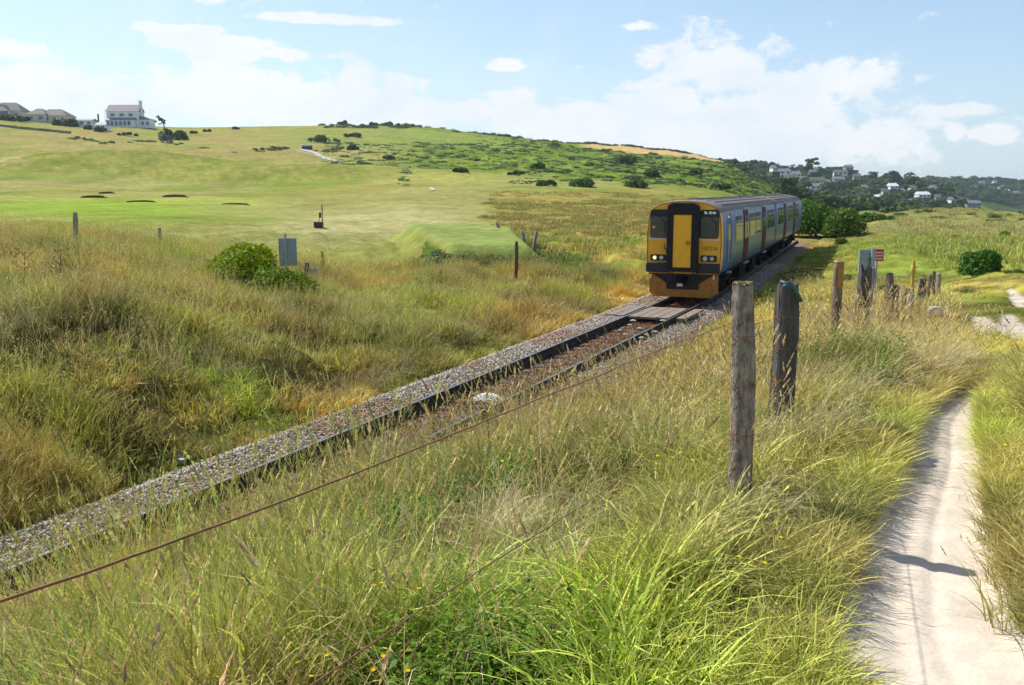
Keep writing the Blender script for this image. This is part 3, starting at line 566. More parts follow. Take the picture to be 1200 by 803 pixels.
prof_r = [(-.07, -.215), (.07, -.215), (.07, -.19), (.012, -.128), (.010, -.045), (.034, -.034), (.035, -.004), (.028, 0), (-.028, 0), (-.035, -.004), (-.034, -.034), (-.010, -.045), (-.012, -.14), (-.07, -.19)]
for sd_ in (-.7525, .7525):
    mb = MB(); ns = int((S1 - S0) / .5); k = len(prof_r)
    for i in range(ns + 1):
        p, hh = tp(S0 + i * .5, sd_)
        for (a, zz) in prof_r: mb.v.append((p.x + math.cos(hh) * a - railway.location.x, p.y - math.sin(hh) * a - railway.location.y, zz - railway.location.z))
    for i in range(ns):
        for j in range(k):
            a = i * k + j; b2 = i * k + (j + 1) % k; mb.f.append((a, b2, b2 + k, a + k)); mb.m.append(1 if j in (6, 7, 8) else 0)
    mb.build('rail', [m_web, m_head], railway)
m_sl = mat('sleeper_wood', (.17, .135, .105), rough=.95, noise=6, col2=(.09, .07, .055), stretch=(.4, 3, 1), bump=.5)
sl = MB().box((0, 0, 0), (2.55, .25, .14)).build('sleeper', m_sl, railway, bevel=.012)
def chair(sd_):
    ch = MB(); ch.box((sd_, 0, .085), (.34, .17, .03))
    for q in (-1, 1): ch.box((sd_ + q * .075, 0, .118), (.05, .12, .042))
    return ch.build('rail_chair', m_web, railway)
chl, chr_ = chair(-.7525), chair(.7525); first = True; s = S0 + .3
while s < S1:
    p, hh = tp(s, 0, -.235); 
    for o_ in (sl, chl, chr_):
        o2 = o_ if first else o_.copy()
        if not first: C.objects.link(o2); o2.parent = railway
        o2.location = Vector((p.x, p.y, -.285)) - railway.location; o2.rotation_euler = (0, 0, -hh + random.uniform(-.01, .01))
    first = False; s += .71
# ballast stones
def stone(seed):
    r = np.random.default_rng(seed); bm = bmesh.new(); bmesh.ops.create_icosphere(bm, subdivisions=1, radius=1)
    for v_ in bm.verts: v_.co = Vector([c * r.uniform(.7, 1.15) for c in v_.co]); v_.co.z *= .7
    bmesh.ops.triangulate(bm, faces=bm.faces); vs = np.array([v_.co[:] for v_ in bm.verts]); f = np.array([[v_.index for v_ in q.verts] for q in bm.faces]); bm.free()
    return vs, f
m_st = leafmat('stone', trans=0.0, tipamt=0, rough=.9, vary=.3)
sp_ = [mesh_arr('stone', *stone(k), along=np.tile([0, .5, 0], (len(stone(k)[0]), 1)), mat_=m_st) for k in range(5)]
n = 90000; s_ = S0 + (S1 - 25 - S0) * rng.uniform(0, 1, n) ** 1.25; o_ = rng.uniform(-2.45 + .25 * vnoise(s_ * 1.7, s_ * 0, 72), 1.75, n); keep = (rng.uniform(0, 1, n) < np.where(o_ < -.85, 1, .5)) & ((o_ < -.83) | (o_ > -.66))
s_, o_ = s_[keep], o_[keep]; P = np.array([tp(a, b_)[0][:2] for a, b_ in zip(s_, o_)]); n = len(P)
zz = np.interp(o_, [-2.6, -2.2, -1.7, -.85, -.62, -.48, 0, .48, .62, .85, 1.6, 1.95], [-.38, -.25, -.08, -.08, -.32, -.235, -.205, -.215, -.27, -.19, -.19, -.30]) + rng.uniform(0, .035, n)
bright = rng.uniform(.35, 1.3, n)[:, None]; inner = (np.abs(o_) < .85)[:, None]
tint = np.where(inner, np.array([.30, .18, .115]), np.array([.56, .51, .43])) * bright
redd = (fbm(P[:, 0] / 1.5, P[:, 1] / 1.5, 71, 2) > .55)[:, None]; tint = np.where(redd, tint * np.array([.95, .80, .72]), tint)
scl = rng.uniform(.014, .032, n)[:, None] * np.ones(3)
scatter('ballast_stones', sp_, np.stack([P[:, 0], P[:, 1], zz], 1), rng.uniform(0, 6.28, (n, 3)), scl, rng.integers(0, 5, n), tint, 'grey and rusty ballast stones heaped along the railway line', 'ballast')
# ballast bed sheet under the stones
m_bed = mat('ballast_bed', (.24, .15, .10), rough=.95, noise=9, col2=(.12, .075, .05), bump=1.0, bscale=30)
mb = MB(); offs = [-2.6, -2.2, -1.7, -1.2, -.85, -.62, -.48, 0, .48, .62, .85, 1.2, 1.6, 1.95]; k = len(offs); ns = int((S1 - S0) / .4)
for i in range(ns + 1):
    for o2 in offs:
        p, hh = tp(S0 + i * .4, o2); z = {-2.6: -.40, -2.2: -.27, 1.95: -.36, -.62: -.34, .62: -.30, -.48: -.25, .48: -.23, 0: -.22}.get(o2, -.10 if o2 < -.82 else -.20); mb.v.append((p.x, p.y, z + random.uniform(-.015, .015)))
for i in range(ns):
    for j in range(k - 1): a = i * k + j; mb.f.append((a, a + 1, a + k + 1, a + k)); mb.m.append(0)
tag(mb.build('ballast_bed', m_bed, smooth=True), kind='structure')
# ------------------------------------------------------------------ grasses
print('grass')
G_blade = leafmat('grass_blade', trans=.2, tip=(.64, .55, .27), tipamt=.55)
G_dry = leafmat('dry_grass', trans=.25, base=(1, 1, 1), tip=(.60, .52, .34), tipamt=.3)
G_weed = leafmat('weed_leaf', trans=.35, tipamt=.05, rough=.45)
near_p = []
for k in range(5):
    v, f, a, tp_, ld = blades(*((28, .13, .22, .58, .008, .32, .7) if k < 3 else (18, .10, .25, .58, .013, .4, .8)), 100 + k); near_p.append(mesh_arr('tuft', v, f, a, G_blade))
for k in range(3):        # with seed heads
    v, f, a, tp_, ld = blades(18, .12, .25, .5, .007, .25, .6, 120 + k); v2, f2, a2, t2, l2 = blades(6, .12, .5, .85, .0034, .18, .35, 130 + k, segs=4)
    a2[:, 0] = 1; hd = heads(t2, l2, .075, .010, 140 + k); V3, F3, A3 = join((v, f, a), (v2, f2, a2), hd); near_p.append(mesh_arr('seeding_tuft', V3, F3, A3, G_blade))
weed_p = [mesh_arr('weed', *leafy(16, .16, .40, .052, 150 + k), G_weed) for k in range(3)]
dry_p = []
for k in range(3):
    v, f, a, tp_, ld = blades(44, .12, .35, .75, .0062, .45, .85, 160 + k, dirbias=0.0 if k else None); dry_p.append(mesh_arr('dry_tuft', v, f, a, G_dry))
stalk_p = []
for k in range(3):
    v, f, a, t2, l2 = blades(7, .10, .55, .95, .003, .18, .35, 170 + k); hd = heads(t2, l2, .10, .016, 180 + k, 9); stalk_p.append(mesh_arr('stalks', *join((v, f, a), hd), G_dry))
mid_p = []
for k in range(5):
    v, f, a, tp_, ld = blades(22, .22, .22, .55, .027, .32, .65, 200 + k, segs=2)
    if k > 2:
        v2, f2, a2, t2, l2 = blades(5, .25, .4, .74, .011, .18, .3, 210 + k, segs=2); a2[:, 0] = 1; hd = heads(t2, l2, .10, .022, 220 + k, 2); v, f, a = join((v, f, a), (v2, f2, a2), hd)
    mid_p.append(mesh_arr('mid_tuft', v, f, a, G_blade))
far_p = []
for k in range(4):
    v, f, a, tp_, ld = blades(38, .55, .22, .5, .05, .3, .5, 240 + k, segs=2); far_p.append(mesh_arr('far_tuft', v, f, a, G_blade))
def inview(x, y, m=.06): return np.abs(x) < (600 / 1100.0 + m) * (y + 1.2)
def field(n_, y0, y1, pw=1.0, amax=.62):
    # points spread evenly over the ground of the wedge in view
    u_ = rng.uniform(0, 1, n_); y = np.sqrt(y0 ** 2 + (y1 ** 2 - y0 ** 2) * u_ ** pw) ; x = rng.uniform(-1, 1, n_) * (amax * y + .8); return x, y
def grasskeep(x, y, qmin=1.05):
    d = dtrack(x, y); q = pathq(x, y)
    k = (q > qmin + .25 * (vnoise(x * 5, y * 5, 3) - .5)) & ((d < -2.35) | (d > 1.35 + .5 * vnoise(x * 2, y * 2, 5)))
    k &= np.abs(x) + np.abs(y) > .9
    return k, d, q
def put(name, protos, x, y, smin, smax, label, cat, tintf=None, tilt=.12, hmul=None, yaw=None, idx=None, sink=.02):
    n = len(x); z = hgt(x, y); qz = pathq(x, y); zu = hgt(x, y, carve=False) - .11 + .105 * sstep(qz, .75, 1.4); z = np.where((qz > .7) & (qz < 1.4), np.maximum(z, zu), z) - sink; g_, p_, h_ = cover(x, y); tint = p_ if tintf is None else tintf(x, y, p_)
    tint = tint * rng.uniform(.82, 1.18, (n, 1)); s = rng.uniform(smin, smax, n); hm_ = hmul if hmul is not None else np.ones(n); sx3 = s * np.clip(np.asarray(hm_) + .25, .3, 1.1); s3 = np.stack([sx3, sx3, s * hm_], 1)
    rot = np.stack([rng.normal(0, tilt, n), rng.normal(0, tilt, n), rng.uniform(0, 6.28, n) if yaw is None else yaw + rng.normal(0, .5, n)], 1)
    return scatter(name, protos, np.stack([x, y, z], 1), rot, s3, rng.integers(0, len(protos), n) if idx is None else idx, tint, label, cat)
# near: 0.9 to 13 m
x, y = field(30000, .9, 13.0, .86); k, d, q = grasskeep(x, y); clump = fbm(x / .55, y / .55, 81, 3); k &= (rng.uniform(0, 1, len(x)) < .22 + 1.1 * sstep(clump, .38, .6)); x, y, d, q, clump = x[k], y[k], d[k], q[k], clump[k]
h_ = .45 + 1.0 * sstep(clump, .38, .68); h_ *= np.where(q < 4, .42 + .58 * sstep(q, 1.3, 4), 1); right = (d > 6.6); h_ = np.where(right & (q > 1), h_ * .62, h_); h_ = np.where((d > 4.5) & (d < 9) & (y > 4.4), h_ * .72, h_); h_ = np.where((d > 1.2) & (d < 3.4) & (y > 8), h_ * np.where(d < 2.4, .26, .45), h_); h_ = np.where((d >= 3.4) & (d < 4.6) & (y > 8), h_ * .65, h_); h_ = np.where((d > 9.6), np.clip(h_, .16, .40), h_); h_ = np.where((d > 9.3) & (y > 8.5), np.clip(h_, .12, .26), h_); h_ = np.where(y < 3, h_ * .8, h_); h_ = np.where(np.hypot(x, y) < 1.7, h_ * .55, h_)
g3 = rng.uniform(0, 1, len(x)); idx = np.where(g3 < .68, rng.integers(0, 5, len(x)), rng.integers(5, 8, len(x)))
put('grass', near_p, x, y, .8, 1.2, 'long green and straw coloured grass on the slope in front of the camera', 'grass', hmul=h_, idx=idx)
# leafy weeds in patches near the camera
x, y = field(9000, 1.3, 9.5); k, d, q = grasskeep(x, y, 1.8); pn = fbm(x / .8, y / .8, 82, 3); cen = [up(510, 600, 2.0), up(250, 660, 1.7), up(60, 620, 1.2), up(830, 650, 2.35), up(120, 730, 2.1), up(20, 660, 1.3), up(920, 720, 2.4)]
near_c = np.min([np.hypot((x - c[0]) / .55, (y - c[1]) / .55) for c in cen], axis=0); k &= ((pn > .70) & (d < 8.0)) | ((near_c < 1) & (pn > .54) & (rng.uniform(0, 1, len(x)) < .6)) | ((d < 4.6) & (y < 8) & (pn > .48) & (rng.uniform(0, 1, len(x)) < .6)); k &= (d > 1.7) & (q > 3.2) & (y > 2.7); x, y = x[k], y[k]
put('weeds', weed_p, x, y, .6, 1.05, 'bright green leafy weeds growing among the near grass', 'weeds', tintf=lambda x, y, p: np.tile([.115, .20, .035], (len(x), 1)) * (.6 + .9 * fbm(x / .6, y / .6, 91, 2)[:, None]))
# pale dry tussocks along the fence
x, y = field(9000, 2.5, 15, .8); k, d, q = grasskeep(x, y, 1.8); dd = np.abs(d - 7.9); pn = fbm(x / 1.1, y / 1.1, 83, 3)
k &= (q > 2.6) & ((dd < .75) & (pn > .36) & (y > 3.8) & (rng.uniform(0, 1, len(x)) < .8)) | ((d > 5.0) & (d < 9.0) & (q > 4.2) & (pn > .64)); x, y = x[k], y[k]
put('dry_grass', dry_p, x, y, .5, .85, 'pale bleached tussocks of dry grass leaning along the foot of the wire fence', 'dry grass', tintf=lambda x, y, p: np.tile([.74, .66, .40], (len(x), 1)) * rng.uniform(.6, 1.1, (len(x), 1)), yaw=-.7)
# flowering stalks standing above the grass
x, y = field(6500, 1.3, 16, .85); k, d, q = grasskeep(x, y, 2.2); pn = fbm(x / 1.3, y / 1.3, 84, 3); k &= (pn > .42) & (d < 8.6) & (q > 4) & (d > np.where(y > 8, 4.8, 1.6)) & (rng.uniform(0, 1, len(x)) < .55); x, y = x[k], y[k]
put('grass_stalks', stalk_p, x, y, .6, 1.0, 'tall straw brown flowering stalks rising above the near grass', 'grass stalks', tintf=lambda x, y, p: np.tile([.62, .46, .25], (len(x), 1)))
# middle distance: 10 to 34 m
x, y = field(54000, 10.0, 44.0, .9); k, d, q = grasskeep(x, y); cl = fbm(x / 1.3, y / 1.3, 85, 3); k &= rng.uniform(0, 1, len(x)) < .32 + .8 * sstep(cl, .35, .6)
k &= ~((d > 8.6) & (y > 14) & (q < 3.4)); x, y, cl, d, q = x[k], y[k], cl[k], d[k], q[k]
h_ = (.5 + 1.0 * sstep(cl, .35, .7)) * np.where((d > 0) & (d < 3.4), np.where(d < 2.2, .22, .36), np.where(np.abs(d) < 3.3, .6, 1)) * np.where((d > 9.0) & (y > 10), .15, np.where(d > 5, .36, np.where(d > 0, .72, 1))) * np.where(q < 4, .5, 1)
put('meadow_grass', mid_p, x, y, .8, 1.25, 'tall olive and straw grass covering both banks of the railway', 'grass', hmul=h_)
# hollows of dark rank growth and bleached thatch on the left bank
x, y = field(5000, 12, 34); k, d, q = grasskeep(x, y); pn = fbm(x / 2.3, y / 2.3, 86, 3); k &= (d < -2.6) & (pn > .57); x, y, pn = x[k], y[k], pn[k]
put('thatch_grass', dry_p, x, y, .8, 1.25, 'bleached thatch of old grass hanging over the left railway bank', 'dry grass', tintf=lambda x, y, p: np.tile([.44, .39, .20], (len(x), 1)) * rng.uniform(.45, 1.15, (len(x), 1)))
# far rough: 34 to 150 m
x, y = field(52000, 34, 185, .62); k, d, q = grasskeep(x, y); g_, p_, ph = cover(x, y); k &= (ph > .5) & (rng.uniform(0, 1, len(x)) < sstep(190 - y, 0, 110) + .0) & (fbm(x / 5, y / 5, 90, 3) > .30 + .2 * sstep(y, 50, 150)); x, y, d = x[k], y[k], d[k]
h_ = rng.uniform(.6, 1.3, len(x)) * np.where(y > 75, .75, 1.0) * np.where((d > 0) & (d < 9), .45, 1) * np.where((d > -8) & (d < -2), .6, 1)
put('rough_grass', far_p, x, y, .75, 1.3, 'rough grass spreading over the level ground beyond the banks', 'grass', hmul=h_)
# weeds and dry tufts on the line itself
s_ = rng.uniform(S0, S1 - 35, 900); o_ = rng.uniform(-.5, 1.3, 900); P = np.array([tp(a, b_)[0][:2] for a, b_ in zip(s_, o_)]); pn = fbm(P[:, 0] / 1.2, P[:, 1] / 1.2, 87, 2); k = (pn > .50) | (o_ > .95); k &= rng.uniform(0, 1, len(k)) < np.where(o_ > .9, 1, .5); x, y = P[k, 0], P[k, 1]
put('track_weeds', mid_p, x, y, .16, .36, 'sparse dry tufts growing between the rails and beside the near rail', 'weeds', tintf=lambda x, y, p: p * np.array([1.15, .95, .8]), sink=0)

# straw stalks with heads standing over the far bank, and tall growth hiding the foot of the near slope
x, y = field(7000, 11, 34); k, d, q = grasskeep(x, y); pn = fbm(x / 1.8, y / 1.8, 88, 3); k &= (pn > .52) & ((d < -3) | ((d > 4.8) & (d < 6.5))); x, y, d = x[k], y[k], d[k]
tall_p = []
for k in range(3):
    v, f, a, t2, l2 = blades(6, .25, .5, .95, .010, .2, .35, 270 + k, segs=2); a[:, 0] = 1; hd = heads(t2, l2, .12, .022, 280 + k, 3); tall_p.append(mesh_arr('tall_stalks', *join((v, f, a), hd), G_dry))
put('bank_stalks', tall_p, x, y, .6, 1.0, 'straw coloured seeding stalks standing above the grass of the railway banks', 'grass stalks', tintf=lambda x, y, p: np.tile([.66, .57, .28], (len(x), 1)), hmul=np.where(d > 0, .7, 1))
s_ = rng.uniform(0, 1, 700) * 9.5 + S0 - 6; o_ = rng.uniform(1.3, 2.5, 700); P = np.array([tp(a, b_)[0][:2] for a, b_ in zip(s_, o_)]); x, y = P[:, 0], P[:, 1]
put('verge_grass', near_p, x, y, .9, 1.3, 'tall weeds and grass along the near rail at the lower left', 'grass', hmul=np.where(y < 10, .85, .5))
s_ = rng.uniform(0, 1, 260) * 8.0 + S0 - 3; o_ = rng.uniform(-.7, 1.5, 260); P = np.array([tp(a, b_)[0][:2] for a, b_ in zip(s_, o_)]); x, y = P[:, 0], P[:, 1]; k = y < 11.3
put('verge_weeds', near_p[:5], x[k], y[k], .5, .8, 'grass growing up through the ballast over the rails at the lower left', 'grass')
# small yellow flowers
m_yf = leafmat('yellow_petal', trans=.2, tipamt=0, vary=.1)
def yflower(seed):
    r = np.random.default_rng(seed); v, f, a, t2, l2 = blades(3, .06, .25, .42, .003, .1, .2, seed, segs=2); V_ = []; F_ = []; A2 = []
    for p in t2:
        for j in range(7): q = j * .9; c = np.array(p); d_ = np.array([math.cos(q), math.sin(q), .15]) * .009; s2 = np.array([-math.sin(q), math.cos(q), 0]) * .005; b = len(V_); V_ += [c, c + d_ * .6 + s2, c + d_, c + d_ * .6 - s2]; F_.append((b, b + 1, b + 2, b + 3)); A2 += [(0, .5, 0)] * 4
    return np.array(V_), np.array(F_), np.array(A2)
x, y = field(2600, 2, 16); k, d, q = grasskeep(x, y, 1.6); pn = fbm(x / .9, y / .9, 89, 2); k &= (pn > .60) & (d > 5) & (rng.uniform(0, 1, len(x)) < .35); x, y = x[k], y[k]
put('yellow_flowers', [mesh_arr('yellow_flower', *yflower(k), m_yf) for k in range(3)], x, y, .8, 1.2, 'tiny yellow flowers dotted through the grass by the path', 'flowers', tintf=lambda x, y, p: np.tile([.85, .58, .02], (len(x), 1)))

# long pale stems arching loosely over the near grass
arc_p = []
for k in range(4):
    v, f, a, t2, l2 = blades(5, .15, .5, .95, .0034, .45, 1.15, 310 + k, segs=6); arc_p.append(mesh_arr('arching_stem', v, f, a, G_dry))
x, y = field(4200, 1.3, 13); k, d, q = grasskeep(x, y, 2.0); pn = fbm(x / 1.1, y / 1.1, 92, 3); k &= (pn > .46) & (q > 4) & (d < 9.5) & (d > np.where(y > 8, 4.8, 1.6)) & (rng.uniform(0, 1, len(x)) < .6); x, y = x[k], y[k]
put('arching_stems', arc_p, x, y, .6, 1.0, 'long bleached stems arching loosely over the near grass', 'grass stalks', tintf=lambda x, y, p: np.tile([.72, .66, .44], (len(x), 1)))
# flattened dry litter along the path edge
x, y = field(5000, 2.0, 10); q = pathq(x, y); d = dtrack(x, y); k = (q > .9) & (q < 1.5) & (rng.uniform(0, 1, len(x)) < .35); x, y = x[k], y[k]
lit_p = [mesh_arr('litter', *blades(9, .12, .06, .16, .004, 1.2, .6, 330 + k, segs=2)[:3], G_dry) for k in range(3)]
put('dry_litter', lit_p, x, y, .7, 1.2, 'short dry stems lying along the edges of the sandy path', 'dry grass', tintf=lambda x, y, p: np.tile([.50, .44, .27], (len(x), 1)), sink=-.03)

# short springy turf to the right of the path
x, y = field(34000, 1.6, 12, .8); k, d, q = grasskeep(x, y, 1.05); k &= (d > 8.6) & (q < 14) & (rng.uniform(0, 1, len(x)) < .35 + .8 * sstep(fbm(x / .6, y / .6, 105, 3), .40, .55)); x, y, q = x[k], y[k], q[k]
put('path_turf', near_p[:5], x, y, .5, .85, 'short turf bordering the right side of the sandy path', 'grass', hmul=rng.uniform(.35, .75, len(x)) * (.6 + .4 * sstep(q, 1.3, 3)))

# ragged fringe of tufts along both edges of the path
PX = []; 
for Pp, Wp in PATHS:
    Pp = np.array(Pp); Wp = np.array(Wp); Tn = np.gradient(Pp, axis=0); Tn /= np.linalg.norm(Tn, axis=1)[:, None]; m_ = 9000 if len(Pp) > 60 else 500; i = rng.integers(0, len(Pp), m_); sd2 = np.where(rng.uniform(0, 1, m_) < .5, -1, 1); qq = 1.02 + np.abs(rng.normal(0, .45, m_)) + .22 * (vnoise(Pp[i, 0] * 2.5 + sd2 * 9, Pp[i, 1] * 2.5, 106) - .35)
    off = sd2 * (qq * Wp[i] + .02); jit = rng.uniform(-.06, .06, m_); PX.append(np.stack([Pp[i, 0] + Tn[i, 1] * off + Tn[i, 0] * jit, Pp[i, 1] - Tn[i, 0] * off + Tn[i, 1] * jit, sd2, qq], 1))
PX = np.concatenate(PX); k = (PX[:, 1] > .8) & (PX[:, 1] < 13) & (pathq(PX[:, 0], PX[:, 1]) > .95); PX = PX[k]
put('path_fringe', near_p[:5], PX[:, 0], PX[:, 1], .38, .68, 'ragged fringe of grass tufts along both edges of the sandy path', 'grass', hmul=np.where(PX[:, 2] < 0, .62, .55) * (.7 + .5 * rng.uniform(0, 1, len(PX))), sink=.03)
# ------------------------------------------------------------------ the train
print('train')
m_yel = mat('warning_yellow', (1.0, .50, .010), rough=.42, noise=3, col2=(.85, .39, .010), coat=.3)
m_yel2 = mat('brownish_yellow', (.50, .20, .015), rough=.6, noise=5, col2=(.24, .10, .02))  # darker, browner yellow for the lower fairings and front edge
m_black = mat('black_rubber', (.018, .018, .02), rough=.6)
m_blackp = mat('black_frame_paint', (.010, .010, .012), rough=.6, noise=6, col2=(.02, .018, .018), spec=.25)
m_under = mat('underframe_grime', (.014, .012, .010), rough=.95, noise=5, col2=(.006, .005, .005), spec=.1)
m_side = mat('blue_silver_side_paint', (.030, .105, .36), rough=.38, noise=1.2, col2=(.024, .08, .28), coat=.05, spec=.22)
m_lower = mat('lower_side_blue', (.028, .08, .24), rough=.3, noise=1.4, col2=(.02, .06, .18), coat=.12, spec=.3)  # darker, glossier blue on the lower part of the side
m_roof = mat('roof_grime', (.20, .165, .15), rough=.7, noise=1.6, col2=(.13, .11, .11), stretch=(3, .4, 1))
m_red = mat('crimson_door_paint', (.085, .003, .012), rough=.6, spec=.1)
m_glass = mat('tinted_glass', (.02, .03, .035), rough=.04, spec=.9, coat=.5)
m_glass2 = mat('windscreen_glass', (.07, .08, .085), rough=.08, spec=.8)
m_white = mat('white_paint', (.75, .75, .73), rough=.5)
m_alu = mat('alloy_trim', (.30, .31, .33), rough=.5, metal=.5)
m_lampon = mat('lit_headlight', (1, .93, .75), rough=.3, emit=(1, .8, .5, .8)); m_lamp = mat('lamp_lens', (.55, .68, .85), rough=.1, coat=1)
m_ring = mat('lamp_ring', (.5, .5, .5), rough=.3, metal=1); m_led = mat('display_dots', (.75, .8, .78), rough=.5, emit=(.9, .95, .9, .35))
half = [(1.30, 1.02), (1.375, 1.25), (1.40, 1.7), (1.405, 2.2), (1.385, 2.7), (1.35, 3.05), (1.30, 3.27)]
roofh = [(1.30, 3.27), (1.20, 3.41), (1.03, 3.535), (.78, 3.635), (.42, 3.70), (0, 3.72)]
full = [(-x, z) for x, z in half] ; outline = full + [(-x, z) for x, z in roofh[1:]] + [(x, z) for x, z in roofh[:-1][::-1]][:-1] + [(x, z) for x, z in half[::-1]]
def sx_(z): return float(np.interp(z, [p[1] for p in half], [p[0] for p in half]))
def text_mesh(s, size, name, mt, parent, M):
    c = bpy.data.curves.new(name, 'FONT'); c.body = s; c.size = size; c.extrude = .002; c.align_x = 'CENTER'; c.align_y = 'CENTER'
    o = bpy.data.objects.new(name, c); C.objects.link(o); bpy.context.view_layer.update(); me = bpy.data.meshes.new_from_object(o.evaluated_get(bpy.context.evaluated_depsgraph_get()))
    bpy.data.objects.remove(o); me.materials.clear(); me.materials.append(mt); r = bpy.data.objects.new(name, me); C.objects.link(r); r.parent = parent; r.matrix_local = M; return r
hd_ = R(20.8); fc, _ = tp(0, 0); fs = min(range(len(TRK)), key=lambda i: abs(TRK[i][1] - 34.75)) * st; fp, _ = tp(fs, 0)
train = empty('train', (fp.x, fp.y, 0), -hd_)
tag(train, 'two coach diesel train with a yellow front and black gangway coming towards the board crossing', 'train')
def coach(y0, Lc, cab):
    # shell: lower side, upper side, as one mesh with three materials; y runs back along the train
    mb = MB(); cuts = [y0, y0 + .05, y0 + .16] + [y0 + .6] + [y0 + 1 + (Lc - 1) * k / 12 for k in range(13)]; sc_ = lambda y: .955 if y == y0 else (.985 if y < y0 + .1 else 1.0)
    n = len(half)
    for side in (-1, 1):
        for i, yv in enumerate(cuts):
            for (hx_, hz_) in half: mb.v.append((side * hx_ * sc_(yv), yv, hz_))
        base = len(mb.v) - len(cuts) * n
        for i in range(len(cuts) - 1):
            for j in range(n - 1):
                a = base + i * n + j; mi = 2 if (cab and i < 2) else (0 if (j > 2 or (cuts[i] < y0 + 2 and cab)) else 1)
                mb.f.append((a, a + 1, a + n + 1, a + n)); mb.m.append(mi)
    c = mb.build('coach', [m_side, m_lower, m_yel], train, smooth=True)
    # roof with long ribs
    mr_ = MB(); rp = [(x, z) for x, z in roofh] ; rp = [(-x, z) for x, z in rp] + [(x, z) for x, z in rp[:-1][::-1]]; k = len(rp)
    cy = [y0, y0 + .1, y0 + .5, y0 + 1.6] + [y0 + 1.6 + (Lc - 1.6) * q / 8 for q in range(1, 9)]
    for yv in cy:
        f = .955 if yv == y0 else 1.0; dz = -.07 if yv == y0 else (-.03 if yv < y0 + .2 and cab else 0)
        for x_, z_ in rp: mr_.v.append((x_ * f, yv, 3.27 + (z_ - 3.27) * (1 + dz * 2)))
    for i in range(len(cy) - 1):
        for j in range(k - 1): a = i * k + j; mr_.f.append((a, a + 1, a + k + 1, a + k)); mr_.m.append(0)
    rf = mr_.build('roof', m_roof, c, smooth=True)
    rb = MB()
    for q in (-1.05, -.8, -.5, -.2, .2, .5, .8, 1.05):
        zt = float(np.interp(abs(q), [p[0] for p in roofh[::-1]], [p[1] for p in roofh[::-1]])); rb.box((q, y0 + 1.7 + (Lc - 1.8) / 2, zt + .008), (.035, Lc - 1.9, .03))
    tag(rb.build('roof_rib', m_roof, c), kind='stuff')
    for yv in np.arange(y0 + 2.2, y0 + Lc - .5, 2.3): MB().box((0, yv, 3.73), (.5, .4, .07)).build('roof_vent', m_roof, c, bevel=.02)
    # gutters and sill lines along both sides
    for side in (-1, 1):
        MB().box((side * 1.315, y0 + .2 + Lc / 2 - .15, 3.262), (.03, Lc - .4, .03)).build('gutter', m_alu, c)
        MB().box((side * 1.30, y0 + Lc / 2 + .1, 1.0), (.05, Lc - .3, .10)).build('sole_bar', m_under, c)
    # end wall
    MB().prism([(x * .985, z) for x, z in outline], y0 + Lc - .02, y0 + Lc + .01).build('end_wall', m_blackp, c)
    # passenger side: windows, doors (both sides alike)
    S = (lambda a: y0 + a)
    wins = [(3.55, 5.55), (8.2, 10.2), (10.5, 12.5), (15.65, 17.3), (17.6, 19.2)] if cab else [(.9, 2.6), (2.9, 4.5), (7.6, 9.6), (9.9, 11.9), (14.7, 16.6)]
    drs = [(6.15, 7.65), (13.35, 14.95)] if cab else [(5.0, 6.6), (12.5, 14.1)]
    for side in (-1, 1):
        def panel(name, a, b_, z0, z1, off, mt, par, th=.03, r=.09, bev=0):
            # rounded panel following the slight curve of the side
            mbp = MB(); r = min(r, (b_ - a) / 2.2, (z1 - z0) / 2.2); zl = [z0, z0 + r * .3, z0 + r] + list(np.linspace(z0 + r, z1 - r, 2 + int((z1 - z0) / .25)))[1:-1] + [z1 - r, z1 - r * .3, z1]
            ins_ = [r, r * .3, 0] + [0] * (len(zl) - 6) + [0, r * .3, r]; vs = []; fs_ = []
            for z, i_ in zip(zl, ins_): vs += [(side * (sx_(z) + off), y0 + a + i_, z), (side * (sx_(z) + off), y0 + b_ - i_, z), (side * (sx_(z) + off - th), y0 + a + i_, z), (side * (sx_(z) + off - th), y0 + b_ - i_, z)]
            for i in range(len(zl) - 1): k4 = 4 * i; fs_ += [(k4, k4 + 1, k4 + 5, k4 + 4), (k4, k4 + 4, k4 + 6, k4 + 2), (k4 + 1, k4 + 3, k4 + 7, k4 + 5)]
            k4 = 4 * (len(zl) - 1); fs_ += [(0, 2, 3, 1), (k4, k4 + 1, k4 + 3, k4 + 2)]
            mbp.add(vs, fs_); return mbp.build(name, mt, par)
        for (a, b_) in wins:
            wf = panel('window_frame', a - .05, b_ + .05, 2.03, 3.10, .008, m_alu, c, th=.02, r=.12)
            panel('window', a, b_, 2.08, 3.05, .016, m_glass, c, th=.02)
            hp = MB(); hp.box((side * (sx_(2.86) + .02), y0 + (a + b_) / 2, 2.84), (.03, b_ - a - .04, .045)); 
            hp.box((side * (sx_(2.95) + .02), y0 + (a + b_) / 2, 2.95), (.03, .06, .2)); hp.build('window_bar', m_alu, c)
            for q in (.27, .73):
                panel('hopper', a + (b_ - a) * q - .30, a + (b_ - a) * q + .30, 2.875, 3.03, .022, m_black, c, th=.01, r=.03)
